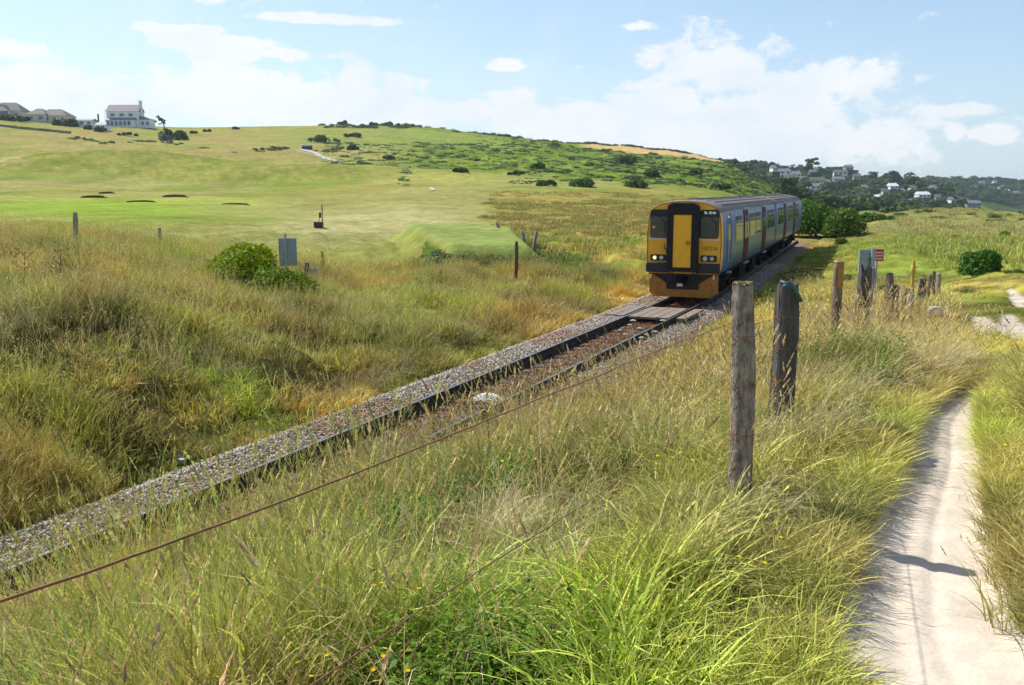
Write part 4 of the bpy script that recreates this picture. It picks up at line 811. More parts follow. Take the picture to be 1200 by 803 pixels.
        for (a, b_) in drs:
            mid_ = (a + b_) / 2
            panel('door_recess', a - .10, b_ + .10, 1.10, 3.24, .006, m_black, c, th=.02, r=.05)
            for (p0, p1) in ((a, mid_ - .012), (mid_ + .012, b_)):
                dr = panel('side_door', p0, p1, 1.13, 3.20, .022, m_red, c, th=.02, r=.04)
                panel('door_window', p0 + .14, p1 - .14, 2.05, 3.0, .03, m_glass, c, th=.01, r=.06)
            MB().box((side * 1.44, y0 + mid_, 1.0), (.10, 1.3, .04)).build('door_step', m_alu, c)
            MB().box((side * 1.36, y0 + mid_, 3.30), (.05, 1.8, .04)).build('door_hood', m_alu, c)
        if cab:
            panel('cab_door', 1.35, 2.05, 1.15, 3.2, .006, m_side, c, th=.02, r=.05); panel('cab_window', 1.42, 1.95, 2.2, 3.1, .014, m_glass, c, th=.01, r=.06)
            panel('cab_door_gap', 2.2, 2.36, 1.15, 3.2, .01, m_black, c, th=.01, r=.03)
            MB().tube([(side * 1.44, y0 + 1.22, 1.4), (side * 1.44, y0 + 1.22, 2.3)], .018, 6).build('handrail', m_alu, c)
            MB().box((side * 1.42, y0 + 1.8, .98), (.14, .5, .05)).build('cab_step', m_alu, c)
    # underframe boxes and bogies
    for (a, b_, z0, z1, xw) in ((6.2, 8.3, .38, .98, 1.25), (8.7, 10.6, .45, .98, 1.15), (11.0, 12.2, .35, .98, 1.22), (5.3, 6.0, .5, .98, 1.0), (12.7, 13.9, .5, .98, 1.1)):
        MB().box((0, y0 + (a + b_) / 2, (z0 + z1) / 2), (xw * 2, b_ - a, z1 - z0)).build('equipment_box', m_under, c, bevel=.04)
    tk = MB().tube([(-1.25, y0 + 9.6, .55), (-.5, y0 + 9.6, .55)], .2, 12); tk.tube([(.5, y0 + 9.6, .55), (1.28, y0 + 9.6, .55)], .2, 12); tag(tk.build('air_tank', m_under, c), kind='stuff')
    for by in (2.9, Lc - 2.9):
        for side in (-1, 1):
            MB().box((side * 1.02, y0 + by, .58), (.14, 3.4, .22)).build('bogie_frame', m_under, c, bevel=.03)
            for q in (-1.3, 1.3):
                wh = MB(); wh.tube([(side * .68, y0 + by + q, .42), (side * .82, y0 + by + q, .42)], .42, 24); wh.tube([(side * .66, y0 + by + q, .42), (side * .69, y0 + by + q, .42)], .45, 24); wh.tube([(side * .8, y0 + by + q, .42), (side * 1.12, y0 + by + q, .42)], .12, 10)
                wh.build('wheel', m_under, c, auto=40)
            MB().tube([(side * 1.0, y0 + by, .45), (side * 1.0, y0 + by, .85)], .16, 10).build('spring', m_under, c)
    if cab:
        # yellow front wall
        fr = [(x * .955, z if z < 3.3 else 3.27 + (z - 3.27) * .86) for x, z in outline]
        MB().prism(fr, y0 - .012, y0 + .02).build('front_wall', m_yel, c)
        rim = MB(); rim.tube([(x * .965, y0 - .01, (z if z < 3.3 else 3.27 + (z - 3.27) * .87)) for x, z in outline], .022, 6); rim.build('front_edge', m_yel2, c)
        for side in (-1, 1):
            # windscreens
            cx = side * .93; MB().prism(rrect(side * .91, 2.85, .70, 1.04, .11), y0 - .035, y0).build('windscreen_surround', m_black, c)
            g_ = MB().prism(rrect(cx, 2.73, .63, .76, .08), y0 - .05, y0 - .02).build('windscreen', m_glass2, c)
            wp = MB(); wp.tube([(cx + .02, y0 - .075, 3.12), (cx + .24, y0 - .07, 2.86)], .012, 5); wp.tube([(cx + .24, y0 - .07, 2.95), (cx + .22, y0 - .07, 2.5)], .014, 5); wp.build('wiper', m_black, c)
            MB().box((side * .90, y0 - .028, 2.285), (.86, .03, .03)).build('trim_strip', m_white, c)
            # light clusters
            lc = MB().prism(rrect(side * .93, 1.60, .58, .23, .05), y0 - .05, y0).build('light_cluster', m_black, c)
            for q, (dx_, mt_, rr_) in enumerate(((-.13, (m_lampon if side < 0 else m_lamp), .075), (.12, (m_lamp if side < 0 else m_ring), .062))):
                MB().tube([(side * .93 + dx_, y0 - .08, 1.60), (side * .93 + dx_, y0 - .04, 1.60)], rr_ + .012, 16).build('lamp_rim', m_ring, c)
                o = MB().tube([(side * .93 + dx_, y0 - .088, 1.60), (side * .93 + dx_, y0 - .04, 1.60)], rr_ * .85, 16).build('headlight', mt_, c)
                if mt_ is m_lampon: tag(o, 'lit headlight glowing warm white')
            # buffer beam corner and plough
            MB().box((side * .93, y0 - .08, 1.24), (.86, .22, .36)).build('bumper_beam', m_black, c, bevel=.05)
            MB().prism([(side * .60, .42), (side * 1.24, .30), (side * 1.24, .98), (side * 1.10, .98), (side * .60, .66)], y0 - .02, y0 + .05).build('corner_fairing', m_yel2, c)
            MB().box((side * 1.2, y0 + .25, .62), (.06, .5, .7)).build('side_fairing', m_yel2, c)
            MB().tube([(side * 1.16, y0 - .2, 1.0), (side * 1.16, y0 - .2, .86)], .03, 6).build('lamp_bracket', m_white, c)
        MB().box((0, y0 + .22, .72), (2.44, .24, .66)).build('backing_plate', m_black, c)  # black plate added behind bumper and fairings so the gaps look dark
        pl = MB(); pl.prism([(-1.22, .32), (-1.1, .16), (1.1, .16), (1.22, .32), (.6, .44), (-.6, .44)], y0 - .04, y0 + .04); pl.build('snow_plough', m_yel2, c)
        MB().box((0, y0 + .2, .72), (1.2, .3, .72)).build('coupler_housing', m_black, c)
        cpb = MB(); cpb.box((0, y0 - .28, .80), (.34, .5, .30)); cpb.tube([(0, y0 - .5, .80), (0, y0 - .58, .80)], .13, 12); cpb.build('coupler', m_under, c, bevel=.02)
        MB().box((-.0, y0 - .6, .66), (.20, .04, .10)).build('coupler_plate', mat('pale_plate', (.55, .6, .4), rough=.5), c)
        hs_ = MB()
        for q in (-.5, -.38, .4, .52): hs_.tube([(q, y0 - .12, 1.12), (q, y0 - .25, .85), (q * .9, y0 - .22, .60), (q * .8, y0 - .1, .72)], .022, 6)
        tag(hs_.build('brake_hoses', m_black, c), kind='stuff')
        # gangway: thick black frame round a yellow door
        ow = [(-.56, 1.12), (.56, 1.12), (.56, 3.46), (.50, 3.56), (.36, 3.61), (-.36, 3.61), (-.50, 3.56), (-.56, 3.46)]; iw = [(-.33, 1.27), (.33, 1.27), (.33, 3.18), (.33, 3.19), (.32, 3.20), (-.32, 3.20), (-.33, 3.19), (-.33, 3.18)]
        gb = MB(); yf, yb = y0 - .40, y0 - .005
        vs = [(x, yf, z) for x, z in ow] + [(x, yf, z) for x, z in iw] + [(x, yb, z) for x, z in ow] + [(x, yb, z) for x, z in iw]; fs_ = []
        for i in range(8): j = (i + 1) % 8; fs_ += [(i, j, 8 + j, 8 + i), (i, 16 + i, 16 + j, j), (8 + i, 8 + j, 24 + j, 24 + i), (16 + i, 24 + i, 24 + j, 16 + j)]
        gb.add(vs, fs_); gb.build('gangway_frame', m_blackp, c, bevel=.02)
        for zz in (1.3, 1.9, 2.5, 3.1):
            for side in (-1, 1): MB().box((side * .575, y0 - .3, zz), (.03, .1, .16)).build('gangway_clamp', m_black, c)
        gd = MB().prism(rrect(0, 2.23, .655, 1.90, .03), y0 - .37, y0 - .34).build('gangway_door', m_yel, c)
        MB().prism(rrect(0, 2.23, .60, 1.84, .02), y0 - .374, y0 - .369).build('door_panel', m_yel, c)
        hb = MB(); hb.tube([(.14, y0 - .39, 2.22), (.29, y0 - .39, 2.22), (.26, y0 - .39, 2.12), (.20, y0 - .39, 2.11), (.14, y0 - .39, 2.22)], .013, 6); hb.build('door_emblem', m_red, c)
        lh = MB(); lh.box((-.72, y0 - .03, 2.0), (.022, .02, .18)); lh.box((-.65, y0 - .03, 1.92), (.16, .02, .022)); lh.build('door_handle', m_black, c)
        MB().box((0, y0 - .37, 3.40), (.5, .04, .12)).build('gangway_header', m_blackp, c)
        Mf = Matrix.Rotation(math.pi / 2, 4, 'X')
        text_mesh('150216', .20, 'fleet_number', m_black, c, Matrix.Translation((.94, y0 - .016, 1.96)) @ Mf)
        text_mesh('St. Erth', .14, 'destination_display', m_led, c, Matrix.Translation((.93, y0 - .04, 3.26)) @ Mf)
        MB().prism(rrect(-1.12, 2.72, .10, .10, .04), y0 - .06, y0 - .045).build('window_sticker', m_yel, c)
    return c
c1 = coach(0.0, 19.9, True)
c2 = coach(20.55, 19.9, False)
gwb = MB()
for k in range(9): gwb.box((0, 19.95 + k * .07, 2.3), (1.05 if k % 2 else 1.15, .06, 2.4))
tag(gwb.build('bellows', m_black, train), kind='stuff')
# ------------------------------------------------------------------ board crossing in front of the train
print('crossing')
m_plank = mat('crossing_board', (.30, .235, .18), rough=.95, noise=6, col2=(.13, .10, .08), stretch=(6, .5, 1), bump=.5)
sa = min(range(len(TRK)), key=lambda i: abs(TRK[i][1] - 30.3)) * st; p0, hh = tp(sa, 0, 0)
xing = empty('board_crossing', (p0.x, p0.y, 0), -hh); tag(xing, 'weathered timber boards laid between and beside the rails in front of the train', 'board crossing')
for k in range(4): MB().box((-.50 + k * .335, 1.3 + random.uniform(-.02, .02), -.035), (.315, 2.7, .075), rz=random.uniform(-.006, .006)).build('board', m_plank, xing, bevel=.01)
for k in range(2): MB().box((-1.04 - k * .325, 1.5 + random.uniform(-.05, .05), -.04), (.305, 2.7, .075), rz=random.uniform(-.01, .01)).build('board', m_plank, xing, bevel=.01)
MB().box((1.05, 1.4, -.04), (.31, 2.6, .075)).build('board', m_plank, xing, bevel=.01)
# ------------------------------------------------------------------ wire fence on the near side
print('fence')
def woodmat(nm, a, b_): return mat(nm, a, rough=.95, noise=9, col2=b_, stretch=(3, 3, .5), bump=1.0, bscale=22)
m_w1 = mat('lichened_wood', (.42, .34, .27), rough=.95, noise=17, col2=(.085, .055, .045), stretch=(2, 2, .9), bump=1.0, bscale=26); m_w2 = woodmat('dark_wood', (.13, .115, .105), (.045, .038, .035)); m_w3 = woodmat('brown_wood', (.26, .20, .14), (.11, .08, .06)); m_w4 = woodmat('grey_wood', (.36, .34, .30), (.17, .155, .14))
m_or = mat('orange_paint', (.62, .33, .03), rough=.8, noise=14, col2=(.38, .18, .03), bump=.4) if False else mat('orange_paint', (.50, .27, .04), rough=.9, noise=9, col2=(.26, .13, .04), bump=.4); m_lich = mat('yellow_lichen', (.45, .42, .10), rough=1, noise=30, col2=(.22, .2, .1)); m_lichw = mat('pale_lichen', (.55, .53, .42), rough=1, noise=30, col2=(.3, .28, .22))
m_ylp = mat('yellow_marker_paint', (.62, .44, .04), rough=.7, noise=9, col2=(.40, .28, .05)); m_wire = mat('rusty_wire', (.30, .13, .065), rough=.9, noise=60, col2=(.16, .07, .04))
m_rust = mat('rusted_steel', (.16, .065, .04), rough=.85, noise=20, col2=(.08, .035, .025))
fence = empty('wire_fence', (0, 0, 0))
def post_mesh(base, top, r, mt, seed, square=False, split=0, ragged=.0, name='post', parent=None, rings=12, n=16):
    rr_ = random.Random(seed); base = Vector(base); top = Vector(top); ax = (top - base); Lh = ax.length; az_ = ax.normalized(); a = az_.cross(Vector((0, 1, 0))).normalized(); b2 = az_.cross(a)
    vs = []; ph = rr_.uniform(0, 6.28)
    prof2 = []
    for j in range(n):
        q = 2 * math.pi * j / n + math.pi / 4 * square; k = 1.0
        if square: c_, s_ = math.cos(q), math.sin(q); k = .92 / max(abs(c_), abs(s_)) ; k = min(k, 1.16)
        prof2.append((q, k * (1 + rr_.uniform(-.06, .06))))
    if split:
        for g_ in range(split): j = int(n * (.75 + .07 * (g_ * 2 - 1) * (split > 1))) % n; q, k = prof2[j]; prof2[j] = (q, k * .62)
        for g_ in range(2): j = rr_.randrange(n); q, k = prof2[j]; prof2[j] = (q, k * .78)
    for i in range(rings + 1):
        t_ = i / rings; c0 = base + ax * t_ + a * (.006 * math.sin(t_ * 7 + ph)) ; rad = r * (1.06 - .12 * t_) * (1 + .03 * math.sin(t_ * 11 + ph))
        if i == rings: rad *= (.80 if not ragged else .92)
        for (q, k) in prof2:
            kk = k * (1 + rr_.uniform(-.025, .025)); up__ = (rr_.uniform(-ragged, ragged) if i == rings else 0) if ragged else (0)
            vs.append(c0 + (a * math.cos(q) + b2 * math.sin(q)) * rad * kk + az_ * up__)
    fs_ = []
    for i in range(rings):
        for j in range(n): fs_.append((i * n + j, i * n + (j + 1) % n, (i + 1) * n + (j + 1) % n, (i + 1) * n + j))
    vs.append(top + az_ * (.012 if not ragged else -.03)); c_ = len(vs) - 1
    for j in range(n): fs_.append((rings * n + j, rings * n + (j + 1) % n, c_))
    mb = MB(); mb.add(vs, fs_); o = mb.build(name, mt, parent, smooth=True, auto=38); return o
def px_post(ut, vt, ub, y, wpx, mt, seed, parent=fence, name='post', **kw):
    zt_ = zat(vt, y); top = Vector((xat(ut, y, zt_), y, zt_)); g_ = on_ground(ub, y); r = wpx / 1100.0 * y / 2 * 1.1
    base = g_ - Vector((0, 0, .12)); o = post_mesh(base, top, r, mt, seed, name=name, parent=parent, **kw); return o, base, top, r
def cap(top, base, r, h_, mt, parent, name='paint_band'):
    ax = (top - base).normalized(); return MB().tube([top - ax * h_, top - ax * h_ * .5, top + ax * .004], [r * 1.02, r * 1.01, r * .93], 16).build(name, mt, parent, smooth=True, auto=40)
P1, b1, t1, r1 = px_post(872, 333, 868, 4.85, 25.5, m_w1, 1, split=2, n=22, ragged=.012); tag(P1, 'split post with yellow lichen on its top, nearest the camera')
tp1 = MB()
for k in range(26):
    q = random.uniform(0, 6.28); rr2 = r1 * math.sqrt(random.random()) * .68; tp1.box((t1.x + rr2 * math.cos(q), t1.y + rr2 * math.sin(q), t1.z + .008), (.02, .018, .010), rz=q)
o = tp1.build('lichen', m_lich, P1); tag(o, kind='stuff')
P2, b2_, t2, r2 = px_post(923, 332, 916, 6.6, 25, m_w2, 2, square=True, split=2, ragged=.045, n=20); tag(P2, 'square dark split post with a teal strap at its ragged top')
P3, b3, t3, r3 = px_post(984, 306, 975, 10.6, 10.5, m_w3, 3); tag(P3, 'brown post with an orange painted top')
cap(t3, b3, r3 * .97, .30, m_or, P3); cap(t3, b3, r3 * .99, .012, m_lichw, P3, 'pale_top')
P4, b4, t4, r4 = px_post(1014, 318, 1006, 13.2, 14, m_w2, 4, square=True, ragged=.10, split=1, n=20); tag(P4, 'blackened post with a jagged broken top in front of the grey board')
P5, b5, t5, r5 = px_post(1021, 314, 1013, 14.0, 9, m_w4, 5); tag(P5, 'grey round topped post leaning against the blackened one')
farp = [(1043, 320, 1038, 17.5, 9, m_w3), (1049, 334, 1048, 18.3, 9, m_w2), (1060, 338, 1058, 20.5, 6, m_w3), (1081, 327, 1076, 23.5, 6.5, m_w2), (1090, 322, 1086, 26.5, 4.5, m_w3), (1095, 318, 1093, 29, 4, m_w3), (1100.5, 320, 1099, 31.5, 4.5, m_w4), (1067, 338, 1067, 21.3, 6, m_w2), (1083.5, 326, 1081, 25, 4, m_w3)]
tops = [t1, t2, t3, t4]; bases = [b1, b2_, b3, b4]
for k, (a, b_, c_, d_, e_, m_) in enumerate(farp):
    o, bb, tt_, r_ = px_post(a, b_, c_, d_, e_, m_, 20 + k, n=10, rings=6, ragged=.02 if k % 2 else 0)
    if k in (0, 1, 3, 4, 5, 6): tops.append(tt_); bases.append(bb)
    if k == 6: cap(tt_, bb, r_, .05, m_lichw, o, 'pale_top')
    if k == 2: cap(tt_, bb, r_, .06, m_or, o)
# fence plane and the wires, which run on to a post beside the camera
fd = Vector((t2.x - t1.x, t2.y - t1.y, 0)).normalized(); fn = Vector((fd.y, -fd.x, 0)); side_off = -r1 - .004
def onplane(u, v):
    b_ = (401.5 - v) / 1100.0; d_ = Vector(((u - 600) / 1100.0, cp + b_ * sp, b_ * cp - sp)); o_ = Vector((0, 0, CAMZ)); q = Vector((t1.x, t1.y, 0)) + fn * side_off
    return o_ + d_ * ((q - o_).dot(fn) / d_.dot(fn))
def wire(px, r, end_z, name='wire'):
    P = [onplane(*q) for q in px]; e = P[0] + (P[0] - P[1]).normalized() * .9; P = [e] + P
    out = []
    for k in range(len(P) - 1):
        for i in range(6):
            t_ = i / 6; q = P[k].lerp(P[k + 1], t_); q = q + Vector((0, 0, random.uniform(-.001, .001))); out.append(q)
    out.append(P[-1])
    k = 0
    for i in range(1, len(tops)):
        a, b_ = tops[i - 1], tops[i]; fa = (end_z); q0 = out[-1]; q1 = b_ + (bases[i] + Vector((0, 0, .12)) - b_) * fa + fn * side_off * .7
        for j in range(1, 9): t_ = j / 8; q = q0.lerp(q1, t_); q.z -= .05 * 4 * t_ * (1 - t_) * .6; out.append(q)
    return MB().tube(out, r, 6).build(name, m_wire, fence, smooth=True)
wire([(0, 705), (180, 644), (408, 558), (553, 500), (640, 464), (706, 439), (745, 421), (802, 399), (858, 379)], .0019, .22)
wire([(400, 779), (500, 710), (588, 652), (690, 588), (780, 522), (825, 470), (860, 428)], .0018, .44)
wire([(576, 803), (620, 764), (659, 730), (690, 700), (726, 662), (771, 617), (820, 560), (862, 505)], .0014, .66)
bw = []
for q in (.22, .44, .66):
    for T_, B_, r_ in ((t1, b1, r1), (t2, b2_, r2), (t3, b3, r3), (t4, b4, r4)):
        c_ = T_ + (B_ + Vector((0, 0, .12)) - T_) * q; ring = [c_ + Vector((math.cos(a), math.sin(a), .02 * math.sin(a))) * (r_ * 1.14) for a in np.linspace(0, 6.0, 12)]
        MB().tube(ring, .0022, 5).build('wire_tie', m_wire, fence, smooth=True)
tag(fence, 'rusty wire fence on mixed old wooden posts between the railway and the sandy path', 'fence')
# strap on the second post
m_teal = mat('teal_plastic', (.045, .13, .12), rough=.5, noise=20, col2=(.02, .07, .07))
a = t2 + Vector((-.01, -r2 - .02, -.03)); sb = MB(); sb.tube([pt(915, 329, 6.5), pt(921, 333, 6.46), pt(925, 331, 6.46), pt(930, 336, 6.46), pt(939, 353, 6.5)], [.008, .012, .014, .015, .013], 8); sb.tube([pt(918, 336, 6.46), pt(926, 334, 6.46)], .014, 8)
o = sb.build('strap', m_teal, smooth=True); tag(o, 'teal plastic strap hanging from the top of the square dark fence post', 'strap')
# white and dark stump and marker post among the far posts
def thing_post(label, cat, name, ut, vt, ub, y, wpx, mt, seed, group=None, **kw):
    g_ = on_ground(ub, y); e = empty(name, g_); o, bb, tt_, r_ = px_post(ut, vt, ub, y, wpx, mt, seed, parent=None, name='post', **kw); o.parent = e; o.matrix_parent_inverse = Matrix.Translation(-g_); tag(e, label, cat, group); return e, o, bb, tt_, r_
def child(o, e): o.parent = e; o.matrix_parent_inverse = Matrix.Translation(-Vector(e.location)); return o
e, o, bb, tt_, r_ = thing_post('short stump blotched white and black among the far fence posts', 'post', 'stump', 1068.5, 345, 1066, 20.6, 9, mat('blotched_paint', (.62, .60, .56), rough=.9, noise=14, col2=(.03, .03, .03)), 60, n=10, rings=6)
e, o, bb, tt_, r_ = thing_post('leaning yellow marker post standing right of the grey board', 'marker post', 'marker_post', 1071, 305, 1068, 24.5, 4, m_ylp, 61, n=8, rings=8)
child(MB().tube([tt_ - Vector((0, 0, .5)), tt_ - Vector((0, 0, .28)), tt_ - Vector((0, 0, .05))], [.03, .075, .03], 8).build('marker_head', m_ylp, smooth=True), e)
# crossing board seen from behind, with the red notice beside it
m_gal = mat('galvanised_back', (.34, .40, .43), rough=.5, metal=.3, noise=4, col2=(.25, .30, .33)); m_redsign = mat('red_sign', (.62, .035, .025), rough=.4, noise=10, col2=(.5, .03, .02))
def board_sign(u0, u1, v0, v1, y, upost, vtop, vbase, label, yaw=0.0):
    zt_, zb = zat(v0, y), zat(v1, y); x0, x1 = xat(u0, y, zt_), xat(u1, y, zt_); g_ = on_ground(upost, y + .05); e = empty('sign_board', (g_.x, g_.y, g_.z), yaw); tag(e, label, 'sign')
    cx = (x0 + x1) / 2 - g_.x; w_ = x1 - x0; hz_ = (zt_ + zb) / 2 - g_.z
    MB().box((cx, 0, hz_), (w_, .012, zt_ - zb)).build('plate', m_gal, e, bevel=.003)
    for q in (-1, 1): MB().box((cx + q * (w_ / 2 - .012), -.02, hz_), (.022, .03, zt_ - zb)).build('edge_rail', m_gal, e)
    for zz in (zt_ - .12, zb + .12): MB().box((cx, -.02, zz - g_.z), (w_ - .05, .025, .05)).build('clamp', m_gal, e)
    MB().tube([(0, -.06, -.2), (0, -.06, zat(vtop, y) - g_.z)], .038, 12).build('pole', m_gal, e, smooth=True, auto=40); return e
board_sign(1008, 1026, 293, 352, 17.0, 1016.5, 291, 380, 'tall grey board seen from behind, standing among the fence posts by the crossing')
board_sign(326, 347, 279.5, 312, 33.0, 337, 273.5, 325, 'grey board seen from behind, standing by the bush across the line')
y = 17.6; e = empty('warning_sign', on_ground(1029, y)); tag(e, 'small red sign with white lines beside the tall grey board', 'sign'); p = pt(1029, 299, y) - Vector(e.location); w_ = 13 / 1100 * y; h_ = 14 / 1100 * y
MB().box(p, (w_, .01, h_)).build('plate', m_redsign, e, bevel=.002)
for k, (q, wd_) in enumerate(((.2, .8), (-.05, .86), (-.3, .7))):
    # line of tiny lettering
    lt = MB()
    xx = -wd_ / 2
    while xx < wd_ / 2: ww = random.uniform(.03, .07); lt.box((p.x + xx * w_, -.008 + p.y, p.z + q * h_), (ww * w_, .003, .11 * h_)); xx += ww + .022
    tag(lt.build('lettering', m_white, e), kind='stuff')
MB().tube([(p.x - .01, .02 + p.y, -.2), (p.x - .01, .02 + p.y, p.z + h_ / 2)], .02, 8).build('pole', m_gal, e)
# ------------------------------------------------------------------ small things across the line
thing_post('weathered post rising from the grass at the far left', 'post', 'old_post', 88, 249, 89, 36, 5.5, m_w4, 70, n=8, rings=6)
thing_post('short weathered post right of the taller one at the far left', 'post', 'old_post', 187, 267, 187, 36, 4.5, m_w4, 71, n=8, rings=6)
e, o, bb, tt_, r_ = thing_post('thin rusty steel post standing alone left of the train', 'post', 'steel_post', 605.5, 283, 604.5, 37, 4, m_rust, 72, n=8, rings=6)
for k, (u_, v_, ub, yy, wp, lb_) in enumerate(((434, 312, 434, 42, 3.2, 'tallest of the small stakes below the golf tee'), (411, 316, 411, 42, 2.2, 'thin short stake just right of the yellow marker'), (401, 316, 401, 42, 2.0, 'leftmost thin stake beside the yellow marker'), (486, 322, 486, 42, 2.0, 'tiny stake at the foot of the tee bank'))):
    thing_post(lb_, 'stake', 'stake', u_, v_, ub, yy, wp, m_w3, 80 + k, n=6, rings=3, group='stakes between the marker and the tee')
for k, (u_, v_, ub, yy, lb_) in enumerate(((582, 261, 585, 61, 'leaning pale stub on the back edge of the tee'), (612, 271, 615, 52, 'dark topped stub at the right side of the tee'), (629, 271, 624, 49, 'stub leaning right at the near right corner of the tee'))):
    thing_post(lb_, 'stub', 'tee_stub', u_, v_, ub, yy, 3.5, m_w4, 90 + k, n=6, rings=4, group='stubs round the golf tee')
e, o, bb, tt_, r_ = thing_post('yellow marker post standing in the grass right of the far grey board', 'marker post', 'marker_post', 377.5, 294, 377.5, 36, 3.6, m_ylp, 62, n=8, rings=6)
child(MB().tube([tt_ - Vector((0, 0, .62)), tt_ - Vector((0, 0, .4)), tt_ - Vector((0, 0, .18))], [.05, .10, .04], 8).build('marker_head', m_ylp, smooth=True), e)
e, o, bb, tt_, r_ = thing_post('short dark post with a small lilac panel beside it', 'post', 'dark_post', 359.5, 308, 359.5, 35, 5.5, m_w2, 63, n=8, rings=4)
pp = pt(365, 319, 35); child(MB().box(pp, (.42, .03, .30)).build('panel', mat('lilac_panel', (.38, .33, .42), rough=.7, noise=8, col2=(.2, .16, .24)), None), e)
child(MB().tube([pt(370, 309, 35.1), pt(370, 327, 35.1)], .02, 6).build('rod', m_gal), e)
# tee marker: post, hanging towel and bin on the fairway
g_ = ground_at(374, 267, 46); e = empty('tee_bin', g_); tag(e, 'dark box bin with a thin pole standing on the fairway', 'bin'); s_ = g_.y / 1100
MB().box((-.5 * s_, 0, 3 * s_), (10 * s_, 8 * s_, 6 * s_)).build('box', mat('dark_box', (.06, .035, .02), rough=.8), e, bevel=.02)
MB().tube([(4 * s_, 0, -.1), (4 * s_, 0, 26 * s_)], .05, 8).build('pole', m_w3, e); MB().box((1.5 * s_, 0, 14 * s_), (2.4 * s_, .1, 6 * s_)).build('hanging_towel', m_black, e); MB().tube([(0, 0, 6 * s_), (1.5 * s_, 0, 17 * s_)], .03, 6).build('bracket', m_black, e)
# stones
def rock(name, loc, sc3, seed, label, mt):
    bm = bmesh.new(); bmesh.ops.create_icosphere(bm, subdivisions=3, radius=1); rr2 = random.Random(seed); off = rr2.uniform(0, 50)
    for v_ in bm.verts:
        n_ = vnoise(np.array([v_.co.x * 1.6 + off]), np.array([v_.co.y * 1.6 + v_.co.z * 1.3]), seed)[0]; v_.co *= .75 + .5 * n_; v_.co = Vector((v_.co.x * sc3[0], v_.co.y * sc3[1], v_.co.z * sc3[2]))
    me = bpy.data.meshes.new(name); bm.to_mesh(me); bm.free(); me.materials.append(mt); me.polygons.foreach_set('use_smooth', [True] * len(me.polygons)); me.set_sharp_from_angle(angle=R(30)); o = obj(name, me); o.location = loc; tag(o, label, 'stone'); return o
m_rk = mat('pale_stone', (.62, .55, .47), rough=.9, noise=5, col2=(.42, .36, .30), bump=.6)
g_ = on_ground(1097, 18.5); rock('stone', g_ + Vector((0, 0, .12)), (.17, .14, .11), 3, 'pale stone lying in the grass right of the far fence posts', m_rk)
# flat topped white flower heads
m_pet = mat('white_petals', (.80, .78, .68), rough=.8, noise=40, col2=(.55, .56, .42)); m_stem = mat('green_stem', (.12, .20, .05), rough=.7)
def umbel(u, v, y, rpx, label, group=None, seed=0):
    c_ = pt(u, v, y); r = rpx / 1100 * y; g_ = hz1(c_.x, c_.y); e = empty('flower', (c_.x, c_.y, g_)); tag(e, label, 'flower', group); H_ = max(c_.z - g_, .15); rr2 = random.Random(seed)
    MB().tube([(0, 0, 0), (.01, .01, H_ * .5), (0, 0, H_ - r * .8)], [.006, .005, .004], 6).build('stem', m_stem, e); fl = MB(); ry = MB(); n_ = 60 if r > .05 else 22
    for k in range(n_):
        q = k * 2.39996; d_ = r * math.sqrt((k + .5) / n_); z_ = H_ + .38 * (r * r - d_ * d_) / r; P = Vector((d_ * math.cos(q), d_ * math.sin(q), z_)); 
        if k % 3 == 0: ry.tube([(0, 0, H_ - r * .8), tuple(P)], .0012 if r < .05 else .002, 3, cap=False)
        for j in range(5): a = rr2.uniform(0, 6.28); w2 = r * .14; fl.box(P + Vector((math.cos(a) * w2 * .7, math.sin(a) * w2 * .7, rr2.uniform(0, w2 * .5))), (w2, w2 * .8, w2 * .35), rz=a)
    tag(fl.build('petals', m_pet, e), kind='stuff'); tag(ry.build('rays', m_stem, e), kind='stuff'); return e
umbel(571, 468, 7.2, 16, 'large white flat flower head standing in front of the near rail', seed=1)
for k, (u_, v_, y_, r_) in enumerate(((742, 376, 29, 3.5), (750, 385, 26.5, 3), (752, 396, 24, 3.2), (733, 392, 25, 3), (727, 387, 26, 2.6), (770, 371, 29, 3.2), (768, 389, 25, 3), (777, 376, 27, 3.4), (738, 381, 27, 2.6), (757, 392, 25, 2.4))):
    umbel(u_, v_, y_, r_, ('white flower head between the rails in front of the board crossing' if k in (1, 2, 3, 4, 8, 9) else 'white flower head beside the near rail close to the board crossing'), 'white flowers near the board crossing', 10 + k)
# blue scrap of litter
g_ = ground_at(214, 548, 5); o = rock('wrapper', g_ + Vector((0, 0, .10)), (.07, .04, .018), 9, 'crumpled pale blue wrapper in the grass above the ballast', mat('blue_wrapper', (.25, .45, .60), rough=.4)); o['category'] = 'litter'
